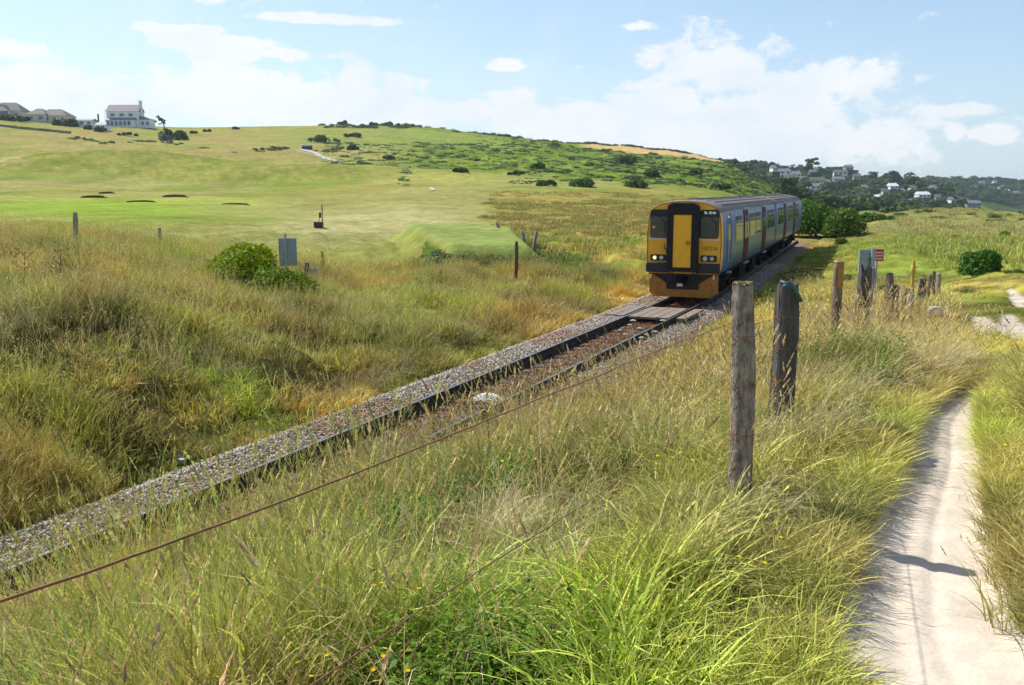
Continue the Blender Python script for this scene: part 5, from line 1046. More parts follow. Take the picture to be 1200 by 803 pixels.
# ------------------------------------------------------------------ bushes, trees, scrub
print('bushes')
def bush_lobes(n, w_, h_, seed, d_=None):
    r = random.Random(seed); d_ = d_ or w_; L_ = []
    for k in range(n):
        x = r.uniform(-.5, .5) * w_ * .75; y = r.uniform(-.5, .5) * d_ * .75; hk = h_ * (1 - .55 * (2 * abs(x) / w_) ** 2) * r.uniform(.7, 1.0); rad = min(hk * .62, w_ * .34) * r.uniform(.8, 1.1); L_.append((x, y, max(hk - rad, rad * .4), rad))
        if hk > rad * 1.7: L_.append((x * 1.15, y * 1.15, rad * .45, rad * 1.0)); L_.append((x * .6 + r.uniform(-.3, .3) * w_, y * .6, rad * .35, rad * .8))
    return L_
L_bush = leafmat('bush_leaf', inst=False, trans=.25, tipamt=0, rough=.5, vary=.45)
def bush(name, label, cat, px, y, w_px, h_px, col, nleaf, leaf, seed, lobes=9, group=None, vt=None, depth=.8):
    g_ = on_ground(px, y); s_ = y / 1100.0; W_ = w_px * s_; Hh = h_px * s_ if vt is None else max(zat(vt, y) - g_.z, h_px * s_ * .5); v, f, a = bushv(bush_lobes(lobes, W_, Hh, seed, W_ * depth), nleaf, leaf, seed)
    n = len(v); tint = np.ones((n, 4)); r = np.random.default_rng(seed); lum = r.uniform(.75, 1.35, n // 4).repeat(4); tint[:, :3] = np.array(col)[None] * lum[:, None]
    e = empty(name, g_ - Vector((0, 0, .05))); tag(e, label, cat, group); o = obj('foliage', mesh_arr('foliage', v, f, a, L_bush, tint=tint), e)
    st_ = MB(); rr2 = random.Random(seed)
    for k in range(4): q = rr2.uniform(0, 6.28); st_.tube([(0, 0, -.1), (math.cos(q) * W_ * .12, math.sin(q) * W_ * .12, Hh * .35), (math.cos(q) * W_ * .25, math.sin(q) * W_ * .25, Hh * .65)], [.022 * Hh, .016 * Hh, .006 * Hh], 5)
    st_.build('stems', m_bark, e)['kind'] = 'stuff'; return e
m_bark = mat('bark', (.12, .09, .065), rough=.95, noise=6, col2=(.06, .045, .035), stretch=(3, 3, .5))
bush('bush', 'bright green bushy shrub on the bank left of the far grey board', 'bush', 288, 29.5, 78, 46, (.20, .30, .035), 11000, .050, 1, 10, vt=272)
bush('bush', 'darker green low shrub joined to the right of the bright one on the bank', 'bush', 330, 28.5, 66, 34, (.15, .24, .035), 8000, .048, 2, 9, vt=292)
bush('bush', 'large dark green thicket rising just behind the rear coach of the train', 'bush', 957, 88, 84, 44, (.085, .155, .035), 16000, .15, 3, 20, vt=223)
bush('bush', 'lower right shoulder of dark thicket sloping down beside the train thicket', 'bush', 990, 84, 44, 24, (.085, .155, .035), 6000, .13, 4, 8, vt=238)
bush('bush', 'pale green bush at the foot of the dark thicket behind the train shadow', 'bush', 984, 72, 22, 12, (.15, .22, .05), 2200, .08, 5, 5)
bush('bush', 'dark green solitary bush in the hollow right of the fence', 'bush', 1148, 40, 46, 36, (.08, .14, .03), 8000, .07, 6, 10, vt=285)
bush('bush', 'yellow green round bush on the flat near the right edge', 'bush', 1178, 80, 24, 11, (.19, .27, .05), 2000, .10, 7, 4)
bush('bush', 'small grey green bush on the flat left of the yellow green one', 'bush', 1121, 75, 13, 7, (.11, .19, .06), 900, .09, 8, 3)
bush('bush', 'long low hedge of green bushes running right behind the dark thicket', 'bush', 1020, 110, 56, 15, (.10, .16, .035), 3500, .16, 9, 9)
bush('bush', 'grey green brambles at the right of the path beyond the bend', 'bush', 1192, 38, 22, 8, (.12, .18, .06), 1500, .06, 10, 4)
bush('bush', 'small bright green leafy plant on the left bank below the shrub', 'bush', 263, 24.5, 26, 17, (.10, .20, .06), 1600, .04, 11, 4)
bush('bush', 'lowest leafy plant with yellow green flower plates at the far left of the bank', 'bush', 60, 20, 34, 22, (.22, .30, .05), 900, .06, 12, 5)
bush('bush', 'grey green bramble patch behind the red notice', 'bush', 1042, 38, 66, 12, (.15, .20, .07), 3800, .05, 14, 9)
bush('bush', 'grey green bramble patch left of the grey board by the fence', 'bush', 985, 44, 52, 14, (.16, .20, .09), 3000, .055, 15, 8)
bush('bush', 'bramble bank right of the last fence posts', 'bush', 1125, 33, 46, 11, (.13, .19, .055), 3000, .05, 16, 8)
# dry stalks standing on the left bank
def drystem(u, vt, y, label, seed):
    g_ = on_ground(u, y); rr2 = random.Random(seed); H_ = zat(vt, y) - g_.z; mb = MB(); mb.tube([(0, 0, 0), (.02, 0, H_ * .5), (.05, 0, H_)], [.016, .012, .006], 6)
    for k in range(12):
        z = H_ * rr2.uniform(.35, .98); q = rr2.uniform(0, 6.28); l = .32 * (1.1 - z / H_ * .6); b0 = Vector((.03 * z, 0, z)); b1_ = b0 + Vector((math.cos(q) * l, math.sin(q) * l, l * .7)); mb.tube([b0, b1_], [.007, .003], 4)
        for j in range(5): a = rr2.uniform(0, 6.28); mb.tube([b1_, b1_ + Vector((math.cos(a) * .06, math.sin(a) * .06, .06))], [.003, .004], 3)
    o = mb.build('dry_plant', mat('dry_stem', (.13, .08, .05), rough=1), smooth=True); o.location = g_; tag(o, label, 'plant')
drystem(72, 292, 22, 'tall brown dead flower stalk standing on the far left of the bank', 1); drystem(30, 296, 23, 'thin dead stalk leaning at the left edge of the bank', 2)
# trees: a few crowns of leaf clumps share their meshes
print('trees')
def tree_meshes(seed, H_, W_, nleaf, leaf, kind):
    r = random.Random(seed); lobes = []
    n = 12 if kind != 'pine' else 9
    for k in range(n):
        q = r.uniform(0, 6.28); d_ = W_ * .5 * math.sqrt(r.random()) * .72; z = H_ * (r.uniform(.32, .80) if kind != 'pine' else r.uniform(.55, .9)); k2 = 1 - .5 * abs(z / H_ - .5)
        lobes.append((d_ * math.cos(q), d_ * math.sin(q), z, W_ * .22 * r.uniform(.75, 1.25) * k2))
    v, f, a = bushv(lobes, nleaf, leaf, seed, flat=.8); m = mesh_arr('crown', v, f, a, L_crown)
    mb = MB(); mb.tube([(0, 0, -.5), (.1, 0, H_ * .3), (.15, .1, H_ * .7)], [H_ * .035, H_ * .025, H_ * .01], 7)
    for k in range(5): l_ = lobes[k]; mb.tube([(.1, 0, H_ * .3), (l_[0] * .6, l_[1] * .6, l_[2] * .8)], [H_ * .014, H_ * .006], 5)
    t_ = mb.build('trunk', m_bark); tm = t_.data; bpy.data.objects.remove(t_); return m, tm
L_crown = bpy.data.materials.new('crown_leaf'); L_crown.use_nodes = True; t = L_crown.node_tree; b = t.nodes['Principled BSDF']; b.inputs['Roughness'].default_value = .6; b.inputs['Specular IOR Level'].default_value = .25
oi = t.nodes.new('ShaderNodeObjectInfo'); att = t.nodes.new('ShaderNodeAttribute'); att.attribute_name = 'along'; sp2 = t.nodes.new('ShaderNodeSeparateXYZ'); t.links.new(att.outputs['Vector'], sp2.inputs[0])
cr = t.nodes.new('ShaderNodeValToRGB'); cr.color_ramp.elements[0].color = (.045, .085, .025, 1); cr.color_ramp.elements[1].color = (.13, .19, .04, 1); e_ = cr.color_ramp.elements.new(.55); e_.color = (.075, .13, .032, 1); t.links.new(oi.outputs['Random'], cr.inputs[0])
hs = t.nodes.new('ShaderNodeHueSaturation'); t.links.new(cr.outputs[0], hs.inputs['Color']); m2 = t.nodes.new('ShaderNodeMath'); m2.operation = 'MULTIPLY_ADD'; t.links.new(sp2.outputs[1], m2.inputs[0]); m2.inputs[1].default_value = .9; m2.inputs[2].default_value = .6; t.links.new(m2.outputs[0], hs.inputs['Value']); t.links.new(hs.outputs[0], b.inputs['Base Color'])
TM = [tree_meshes(300 + k, (8, 9, 7, 10, 8.5, 9)[k], (9, 8, 9, 10, 8, 7)[k], 1500, .42, 'pine' if k == 5 else 'round') for k in range(6)]
SM = [mesh_arr('shrub', *bushv(bush_lobes(6, 2.6, 1.5, 400 + k), 420, .16, 400 + k), L_crown) for k in range(5)]
def crown_copy(nm, cols_):
    m = L_crown.copy(); m.name = nm; r = [n for n in m.node_tree.nodes if n.type == 'VALTORGB'][0]
    for e3, c3 in zip(r.color_ramp.elements, cols_): e3.color = (*c3, 1)
    return m
m_scrub = crown_copy('scrub_leaf', [(.06, .105, .03), (.10, .16, .04), (.15, .21, .05)]); m_brack = crown_copy('bracken_leaf', [(.11, .19, .035), (.16, .25, .05), (.24, .29, .08)])
SM2 = [mesh_arr('shrub', *bushv(bush_lobes(7, 3.2, 1.2, 420 + k), 420, .17, 420 + k, flat=.7), m_scrub) for k in range(5)]
BM = [mesh_arr('bracken', *bushv(bush_lobes(6, 3.6, .9, 440 + k), 220, .22, 440 + k, flat=.6), m_brack) for k in range(4)]
def tree(u, y, hm, label, k, group=None, dark=None, wide=1.0):
    g_ = on_ground(u, y); e = empty('tree', g_, random.uniform(0, 6.28)); tag(e, label, 'tree', group); sc_ = hm / (8, 9, 7, 10, 8.5, 9)[k]
    for nm, me in (('crown', TM[k][0]), ('trunk', TM[k][1])): o = obj(nm, me, e); o.scale = (sc_ * wide, sc_ * wide, sc_)
    return e
def hpx(px, y): return px / 1100.0 * y
for (u, y, hp, k, lb) in ((950, 880, 20, 5, 'tall dark flat topped pine standing highest on the village skyline'), (942, 860, 15, 0, 'broad dark tree left of the tall pine'), (965, 880, 13, 1, 'round dark tree right of the tall pine'),
        (982, 900, 13, 2, 'dome shaped tree behind the long white house'), (1052, 800, 26, 0, 'largest dark round tree right of centre on the village hill'), (1064, 800, 20, 3, 'wide dark tree touching the largest one on its right'), (1078, 820, 18, 1, 'dark tree on the skyline right of the wide one'),
        (1107, 790, 22, 3, 'dark tree standing out on the descending right shoulder of the village hill'), (872, 560, 16, 0, 'round dark tree on the skyline at the end of the stubble field'), (882, 600, 12, 1, 'dark tree just left of the first village houses'), (858, 580, 12, 2, 'dark tree between the stubble field and the round skyline tree'),
        (893, 640, 15, 3, 'broad tree below the skyline behind the rear coach'), (914, 700, 13, 4, 'mid green tree above the rear coach roof'), (1014, 760, 13, 1, 'olive tree left of the white roofed bungalow'), (1030, 770, 15, 4, 'tall olive tree beside the white roofed bungalow'), (1001, 860, 10, 2, 'small tree at the right end of the long white house')):
    tree(u, y, hpx(hp, y), lb, k, wide=1.15)
r_ = random.Random(5); cnt = 0
tries = 0
while cnt < 210 and tries < 3000:
    tries += 1; u = r_.uniform(840, 1215); y = r_.uniform(640, 930) if cnt < 150 else r_.uniform(1250, 1650)
    if cnt >= 150 and u < 1085: u = r_.uniform(1085, 1215)
    if cnt < 150 and u > 1105 + (930 - y) * .12: continue
    if cnt < 150:
        hz2 = [(918, 12), (955, 12), (984, 14), (1046, 8), (1080, 12), (1139, 14), (1025, 12)]
    sec_ = ('among the cottages above the rear coach' if u < 940 else 'between the middle village houses' if u < 1000 else 'around the white bungalows right of the village middle' if u < 1060 else 'on the right shoulder of the village hill') if y < 1200 else 'on the farther bluish ridge at the right'; low_ = ('high near the skyline' if y > 800 else 'low on the slope') if y < 1200 else ('near the crest' if y > 1450 else 'on the lower slope')
    tree(u, y, r_.uniform(6.5, 10.5) * (1.15 if y > 1200 else 1), 'dark green tree %s, %s' % (sec_, low_), r_.randrange(5), 'trees on the village hill' if y < 1200 else 'trees on the far ridge'); cnt += 1
# woodland filling the hill between them
def woods(name, n, umin, umax, y0, y1, smin, smax, label, protos, test=None):
    y = rng.uniform(y0, y1, n); u = rng.uniform(umin, umax, n); x = (u - 600) / 1100 * cp * y
    k = np.ones(n, bool) if test is None else test(u, x, y); x, y = x[k], y[k]; n = len(x); s = rng.uniform(smin, smax, n)
    return scatter(name, protos, np.stack([x, y, hgt(x, y) - .3], 1), np.stack([np.zeros(n), np.zeros(n), rng.uniform(0, 6.28, n)], 1), np.stack([s * 1.2, s * 1.2, s * rng.uniform(.7, 1.2, n)], 1), rng.integers(0, len(protos), n), np.ones((n, 3)), label, 'woodland')
woods('woodland', 5200, 825, 1215, 330, 960, .25, .80, 'dense dark woodland and gardens covering the village hill', [m[0] for m in TM[:5]], lambda u, x, y: (u < 1100 + (930 - y) * .16) & (u > np.where(y < 640, 912, 895 - (y - 640) * .25)) & (u < np.where(y < 600, 1112, 2000)) & (fbm(x / 22, y / 22, 93) > .40))
woods('far_woodland', 1700, 1080, 1260, 1180, 1700, .55, 1.1, 'blue green woodland over the farthest ridge', [m[0] for m in TM[:5]], lambda u, x, y: fbm(x / 40, y / 40, 94) > .42)
woods('hedgerow', 420, 655, 850, 556, 566, .6, 1.2, 'dark hedge along the skyline above the stubble field', SM)
woods('hillside_scrub', 2600, 380, 905, 205, 445, .3, 1.05, 'low gorse and bracken scrub dotted over the open hillside', SM2, lambda u, x, y: (fbm(x / 12, y / 12, 95) > .535 - .05 * sstep(u, 640, 760)) & ((u > 470) | (y > 240)) & ((y < 400) | (u > 600)) & ~((u > 480) & (u < 600) & (y < 245)) & ~((u > 672) & (y > 430)))
woods('bracken', 9000, 380, 905, 200, 450, .35, .85, 'light green bracken and bramble mottling the open hillside', BM, lambda u, x, y: (fbm(x / 7, y / 7, 101) > .44) & ((u > 470) | (y > 240)) & ((y < 400) | (u > 560)) & ~((u > 480) & (u < 600) & (y < 245)) & ~((u > 672) & (y > 430)))
woods('tee_bank_scrub', 5000, 490, 640, 43.4, 49.5, .13, .24, 'rough bramble and bracken covering the near face of the tee', SM2, lambda u, x, y: (quad_out(x, y, TEE) > .3) & (quad_out(x, y, TEE) < 2.6) & (fbm(x / 1.2, y / 1.2, 104) > .25))
woods('field_edge_scrub', 900, 380, 860, 425, 520, .6, 1.5, 'bushes straggling along the crest of the hill', SM, lambda u, x, y: ((y > 468 - (u - 400) * .0) & (u < 660) & (fbm(x / 14, y / 14, 96) > .48)) | ((u > 700) & (y < 436) & (fbm(x / 10, y / 10, 97) > .42)))
woods('golf_rough_scrub', 500, 60, 480, 330, 372, .45, 1.1, 'low bushes and stone bank line across the upper golf course', SM, lambda u, x, y: (np.abs(y - (372 - u * .09 + 12 * np.sin(u / 25))) < 5) & (fbm(x / 9, y / 9, 98) > .42))
woods('dune_tufts', 260, 985, 1230, 120, 190, .25, .7, 'small bushes scattered over the pale dunes', SM, lambda u, x, y: fbm(x / 10, y / 10, 99) > .5)
# bushes on the hill that stand out
for k, (u, v_, wp, hp, lb) in enumerate(((681, 226, 30, 15, 'broad dark bush at the foot of the hillside'), (748, 222, 36, 12, 'long dark bush right of the broad one at the hill foot'), (641, 222, 26, 9, 'low dark bush left of the broad one at the hill foot'), (631, 199, 16, 8, 'compact dark bush alone in the middle of the hillside'), (735, 192, 28, 12, 'dark bush just under the stubble field'), (763, 207, 16, 12, 'upright dark bush between stubble field and hill foot'),
        (846, 222, 26, 10, 'dark bush above the coach roof'), (378, 167, 40, 10, 'long low dark thicket on the upper fairway'), (414, 161, 24, 6, 'low thicket end right of the long one on the upper fairway'), (414, 176, 12, 7, 'round dark bush beside the pale track on the hill'), (455, 187, 16, 6, 'bush below the round one on the hill'), (540, 202, 24, 6, 'dark bush over the rim of the small hollow'), (605, 205, 22, 6, 'bush right of the rim bush above the hollow'), (816, 205, 18, 8, 'bush on the open slope right of the stubble field'))):
    g_ = ground_at(u, v_, 190); y = g_.y; bush('bush', lb, 'bush', u, y, wp, hp, (.075, .125, .03) if k != 7 else (.10, .14, .035), 1500, hpx(1.3, y), 500 + k, 8)
# ------------------------------------------------------------------ houses
print('houses')
m_wht = mat('white_render', (.78, .78, .76), rough=.8); m_crm = mat('cream_render', (.60, .55, .45), rough=.85); m_gry = mat('grey_stone_wall', (.33, .32, .32), rough=.9, noise=2, col2=(.24, .23, .22)); m_slate = mat('slate_roof', (.20, .20, .23), rough=.6, noise=.8, col2=(.14, .14, .17)); m_tile = mat('brown_tile_roof', (.12, .105, .085), rough=.8, noise=.8, col2=(.085, .07, .06)); m_mauve = mat('mauve_slate_roof', (.20, .165, .17), rough=.7, noise=.8, col2=(.15, .12, .13)); m_blue = mat('blue_veranda_roof', (.13, .17, .24), rough=.5)
m_win = mat('dark_window_glass', (.06, .09, .13), rough=.1, spec=.8); m_wf = mat('window_frame_white', (.72, .74, .76), rough=.6)
def gable_roof(e, w_, d_, z, rh, mt, hip=0.0, ox=0, oy=0, ov=.4, parent=None):
    mb = MB(); x, y = w_ / 2 + ov, d_ / 2 + ov; h2 = hip
    P = [(-x, -y, z), (x, -y, z), (x, y, z), (-x, y, z), (-x + h2, 0, z + rh), (x - h2, 0, z + rh)]
    mb.add([(a + ox, b_ + oy, c_) for a, b_, c_ in P], [(0, 1, 5, 4), (2, 3, 4, 5), (1, 2, 5), (3, 0, 4), (3, 2, 1, 0)]); return mb.build('roof', mt, e)
def wins(e, xs, z, w_, h_, y):
    for x in xs:
        f = MB().box((x, y, z), (w_ + .24, .1, h_ + .24)).build('window', m_wf, e); MB().box((x, y - .06, z), (w_, .05, h_)).build('pane', m_win, f)
def house(name, u, y, W_, D_, Hw, rh, wall, roof, label, hip=0.0, yaw=0.0, rows=1, nw=3, chim=True, zoff=0, group=None):
    g_ = on_ground(u, y); e = empty(name, g_ + Vector((0, 0, zoff)), yaw); tag(e, label, 'house', group)
    MB().box((0, 0, Hw / 2 - 1), (W_, D_, Hw + 2)).build('wall', wall, e)
    rf = gable_roof(e, W_, D_, Hw, rh, roof, hip)
    for r in range(rows): wins(e, [(-.5 + (k + .5) / nw) * W_ for k in range(nw)], 1.5 + r * 2.7, W_ / nw * .45, 1.3, -D_ / 2 - .06)
    if chim: MB().box((W_ * .36, 0, Hw + rh * .8), (.9, .9, 1.8)).build('chimney', wall, rf)
    return e
# the big white house on the ridge
g_ = on_ground(151, 447); s_ = 430 / 1100.0; e = empty('house', g_, 0.0); tag(e, 'large white house with mauve roof, tall chimney and blue veranda on the ridge', 'house')
W_ = 38 * s_; MB().box((-1.2, 0, 3), (W_, 7, 8)).build('wall', m_wht, e); rf = gable_roof(e, W_, 7, 7, 3.2, m_mauve, .3, ox=-1.2, ov=.3)
MB().box((W_ / 2 - 1.0, -1, 6.5), (1.1, 1.4, 11)).build('chimney', m_wht, e); wins(e, [-5.8, -1.6, 2.6], 5.4, 1.9, 1.1, -3.56)
vr = MB(); x0 = -W_ / 2 - 1.0; x1 = W_ / 2 - 2.2; vr.add([(x0, -6, 3.0), (x1, -6, 3.0), (x1, -3.4, 4.2), (x0, -3.4, 4.2), (x0, -6, 2.85), (x1, -6, 2.85), (x1, -3.4, 2.85), (x0, -3.4, 2.85)], [(0, 1, 2, 3), (0, 4, 5, 1), (1, 5, 6, 2), (0, 3, 7, 4), (4, 7, 6, 5)]); vr.build('veranda_roof', m_blue, e)
MB().box(((x0 + x1) / 2, -4.6, 1.2), (x1 - x0 - .4, 2.4, 3.4)).build('veranda', m_wf, e); wins(e, [x0 + 1.2 + k * 1.95 for k in range(6)], 1.5, 1.35, 1.9, -5.9)
MB().box((W_ / 2 + 1.3, 0, 1.6), (5.2, 5.5, 4.2)).build('side_wing', m_wht, e); wn = MB(); wn.add([(W_ / 2 - 1.6, -3, 5.2), (W_ / 2 + 4.2, -3, 3.4), (W_ / 2 + 4.2, 3, 3.4), (W_ / 2 - 1.6, 3, 5.2), (W_ / 2 - 1.6, -3, 3.3), (W_ / 2 - 1.6, 3, 3.3)], [(0, 1, 2, 3), (0, 4, 1), (3, 2, 5), (0, 3, 5, 4), (4, 5, 2, 1)]); wn.build('wing_roof', m_slate, e); wins(e, [W_ / 2 + .2, W_ / 2 + 2.4], 1.7, 1.2, 1.6, -2.82)
h1 = house('bungalow', 12, 440, 15, 9, 3.2, 4.0, m_crm, m_tile, 'bungalow with brown roof and white glazed gable at the far left of the ridge', hip=4.5, nw=3, chim=False)
gb_ = MB(); gb_.prism([(-2.9, 0), (2.9, 0), (2.9, 3.2), (0, 5.6), (-2.9, 3.2)], -6.2, -3); gb_.build('gable_bay', m_wht, h1); MB().box((0, -6.25, 2.0), (5.0, .1, 2.0)).build('bay_window', m_win, h1); rr_ = MB(); rr_.add([(-3.3, -6.5, 3.0), (0, -6.5, 5.9), (0, -1, 5.9), (-3.3, -1, 3.0), (3.3, -6.5, 3.0), (3.3, -1, 3.0), (-3.3, -6.5, 2.8), (0, -6.5, 5.6), (3.3, -6.5, 2.8)], [(0, 1, 2, 3), (1, 4, 5, 2), (0, 6, 7, 1), (1, 7, 8, 4)]); rr_.build('bay_roof', m_tile, h1)
h2_ = house('bungalow', 48, 436, 9, 9, 3.0, 2.9, m_crm, m_tile, 'left hipped wing of a brown roofed bungalow left of the white house', hip=3.8, nw=2, chim=False)
h3 = house('bungalow', 66, 438, 14, 10, 3.0, 3.2, m_crm, m_tile, 'wider brown hipped bungalow with white framed windows on the ridge', hip=4.6, nw=4, chim=False)
h4 = house('outbuilding', 100, 425, 9, 6, 2.6, 1.0, m_wht, m_slate, 'low pale flat roofed building between the bungalows and the white house', hip=.5, nw=3, chim=False)
h5 = house('outbuilding', 121, 412, 4.5, 5, 2.4, 1.5, m_wht, m_slate, 'small white conservatory left of the large white house', hip=1, nw=2, chim=False)
g_ = on_ground(116, 424); o = MB().tube([(0, 0, 0), (0, 0, 6.2)], .38, 8).build('flue', mat('dark_flue', (.05, .05, .06))); o.location = g_; tag(o, 'dark flue pipe standing on the ridge left of the white house', 'flue')
g_ = on_ground(124, 424); o = MB().tube([(0, 0, 0), (0, 0, 8.6)], .09, 6).build('flagpole', m_wht); o.location = g_; tag(o, 'thin pale pole just left of the white house', 'pole')
for k, (u, y, wp, hp, c_, lb) in enumerate(((22, 424, 30, 10, (.06, .10, .03), 'dark hedge in front of the leftmost bungalow'), (8, 424, 20, 9, (.07, .11, .03), 'green hedge at the left edge on the ridge'), (70, 420, 18, 8, (.09, .14, .04), 'green garden bush below the wide bungalow'), (85, 420, 14, 13, (.04, .075, .035), 'dark conical shrub right of the wide bungalow'), (104, 414, 10, 6, (.06, .11, .03), 'round bush before the low pale building'), (117, 404, 11, 8, (.05, .09, .03), 'round dark bush left of the white house'),
        (150, 396, 40, 4, (.08, .13, .04), 'low garden hedge in front of the white house'), (195, 392, 14, 13, (.05, .10, .03), 'dark round bush under the wind bent tree'), (209, 388, 18, 13, (.06, .12, .035), 'large round bush right of the wind bent tree'), (212, 410, 12, 9, (.10, .16, .04), 'light green bush behind the large round one'), (193, 380, 11, 9, (.20, .21, .13), 'grey green pampas clump in front of the round bushes'),
        (227, 425, 10, 3, (.05, .09, .03), 'tiny bush on the skyline right of the light green bush'), (243, 440, 9, 3, (.05, .09, .03), 'second tiny skyline bush towards the right'), (275, 465, 10, 3, (.05, .09, .03), 'third tiny skyline bush before the crest'), (404, 520, 26, 5, (.07, .11, .03), 'bushes on the crest left of the middle of the skyline'), (438, 515, 12, 5, (.05, .09, .03), 'dark bush on the crest'), (460, 510, 22, 6, (.06, .10, .03), 'broad dark bush on the crest'), (475, 510, 9, 4, (.32, .30, .03), 'yellow gorse bush in flower on the crest'), (610, 490, 9, 4, (.05, .08, .03), 'last small bush on the falling skyline'), (593, 492, 12, 5, (.05, .08, .03), 'dark bush on the falling skyline'), (650, 420, 8, 4, (.36, .33, .03), 'yellow gorse bush at the corner of the stubble field'))):
    bush('bush', lb, 'bush', u, y, wp, hp, c_, 700, hpx(1.5, y), 600 + k, 5)
# wind bent tree
g_ = on_ground(196, 396); e = empty('tree', g_); tag(e, 'wind bent ragged tree leaning left on the ridge right of the white house', 'tree'); s_ = .36
MB().tube([(0, 0, 0), (-.3 * 3, 0, 4), (-1.2, 0, 6.0), (-3.2, 0, 8.3)], [.35, .28, .2, .08], 6).build('trunk', m_bark, e)
v, f, a = bushv([(-1.3, 0, 6.0, 1.0), (-2.2, 0, 7.4, 1.1), (-3.4, 0, 8.4, 1.0), (-1.2, .3, 7.0, .8), (-4.4, 0, 6.6, .6), (-2.8, 0, 5.6, .5)], 420, .34, 77); tint = np.ones((len(v), 4)); tint[:, :3] = (.07, .09, .06); obj('crown', mesh_arr('crown', v, f, a, L_bush, tint=tint), e)
# stone bank below the ridge houses, white rail fence, hut
m_wall = mat('dry_stone', (.22, .21, .17), rough=.95, noise=.6, col2=(.07, .09, .05), bump=.8, bscale=3)
def wall_line(pts, h_, th, name, mt, label, cat):
    mb = MB(); P = [on_ground(u, y) for u, y in pts]; Q = []
    for a, b_ in zip(P[:-1], P[1:]):
        for k in range(10): t_ = k / 10; q = a.lerp(b_, t_); q.z = hz1(q.x, q.y); Q.append(q)
    Q.append(P[-1])
    for q in Q: hh_ = h_ * random.uniform(.8, 1.15); mb.v += [(q.x, q.y - th / 2, q.z - .5), (q.x, q.y - th / 2, q.z + hh_), (q.x, q.y + th / 2, q.z + hh_), (q.x, q.y + th / 2, q.z - .5)]
    for i in range(len(Q) - 1):
        for j in range(4): a = i * 4 + j; b_ = i * 4 + (j + 1) % 4; mb.f.append((a, b_, b_ + 4, a + 4)); mb.m.append(0)
    mb.f.append((0, 1, 2, 3)); mb.f.append(tuple(len(mb.v) - 4 + k for k in range(4))); mb.m += [0, 0]; o = mb.build(name, mt); tag(o, label, cat); return o
wall_line([(-60, 405), (0, 398), (30, 392), (60, 386), (83, 380)], 1.0, .8, 'stone_wall', m_wall, 'grey dry stone wall sloping down below the ridge bungalows', 'wall')
wf = empty('rail_fence', on_ground(345, 338)); tag(wf, 'white post and rail fence beside the pale track on the upper course', 'fence'); Pw = [on_ground(345 + 6.2 * k, 338 - 2.6 * k) for k in range(9)]
for q in Pw: MB().box(q - wf.location + Vector((0, 0, .5)), (.22, .22, 1.3)).build('post', m_wht, wf)
for a, b_ in zip(Pw[:-1], Pw[1:]): MB().tube([a - wf.location + Vector((0, 0, .95)), b_ - wf.location + Vector((0, 0, .95))], .10, 4).build('rail', m_wht, wf)
m_trk = mat('pale_track', (.44, .41, .30), rough=1)
def strip(pts, w_, name, mt):
    mb = MB(); P = []
    for (a, b_) in zip(pts[:-1], pts[1:]):
        for k in range(8): t_ = k / 8; P.append((a[0] + (b_[0] - a[0]) * t_, a[1] + (b_[1] - a[1]) * t_))
    P.append(pts[-1]); G_ = [on_ground(u, y) for u, y in P]
    for i, q in enumerate(G_):
        tg = (G_[min(i + 1, len(G_) - 1)] - G_[max(i - 1, 0)]).normalized(); nx, ny = tg.y, -tg.x
        for s2 in (-1, 1): X, Y = q.x + nx * w_ * s2 / 2, q.y + ny * w_ * s2 / 2; mb.v.append((X, Y, hz1(X, Y) + .12))
    for i in range(len(G_) - 1): mb.f.append((2 * i, 2 * i + 1, 2 * i + 3, 2 * i + 2)); mb.m.append(0)
    o = mb.build(name, mt); tag(o, kind='structure')
strip([(352, 350), (370, 338), (388, 322), (403, 312)], 2.2, 'path', m_trk); strip([(503, 196), (508, 190), (505, 184), (509, 178)], .9, 'path', m_trk)
g_ = on_ground(360, 352); e = empty('hut', g_); tag(e, 'small dark blue hut at the left end of the long thicket', 'hut'); mh = mat('dark_blue_boards', (.03, .045, .09), rough=.7); MB().box((0, 0, .3), (3.4, 2.2, 1.6)).build('wall', mh, e); gable_roof(e, 3.4, 2.2, 1.1, .5, mh, .2, ov=.1)
# bunkers: raised turf faces, coloured dark to stand for their shade
m_turf = mat('turf_wall', (.10, .12, .035), rough=1, noise=2, col2=(.05, .05, .02)); m_bs = mat('bunker_sand', (.5, .44, .33), rough=1)
def bunker(u, v_, wp, hp, label):
    g_ = ground_at(u, v_ + hp / 2, 60); y = g_.y; w_ = hpx(wp, y); h_ = hpx(hp, y) * .55; e = empty('bunker', g_); tag(e, label, 'bunker', 'bunkers on the golf course'); mb = MB(); n = 18; dp = w_ * .42
    for i in range(n + 1):
        q = math.pi * i / n; hh_ = h_ * math.sin(q) ** .45; x = -math.cos(q) * w_ / 2; yy = math.sin(q) * dp
        zg = hz1(g_.x + x, g_.y + yy) - g_.z; z2 = hz1(g_.x + x, g_.y + yy * 1.1 + h_ * 5 + 1.5) - g_.z; mb.v += [(x, yy, zg - .4), (x * .98, yy - .05 * h_, max(zg, z2 * .6) + hh_), (x * 1.03, yy * 1.1 + h_ * 5 + 1.5, z2 - .25)]
    for i in range(n):
        mb.f += [(3 * i, 3 * i + 3, 3 * i + 4, 3 * i + 1)]; mb.m += [0]; mb.f += [(3 * i + 1, 3 * i + 4, 3 * i + 5, 3 * i + 2)]; mb.m += [1]
    mb.build('turf_face', [m_turf, m_fair], e, smooth=True, auto=50)
m_fair = mat('fairway_turf', (.32, .34, .13), rough=1, noise=1, col2=(.27, .30, .11))
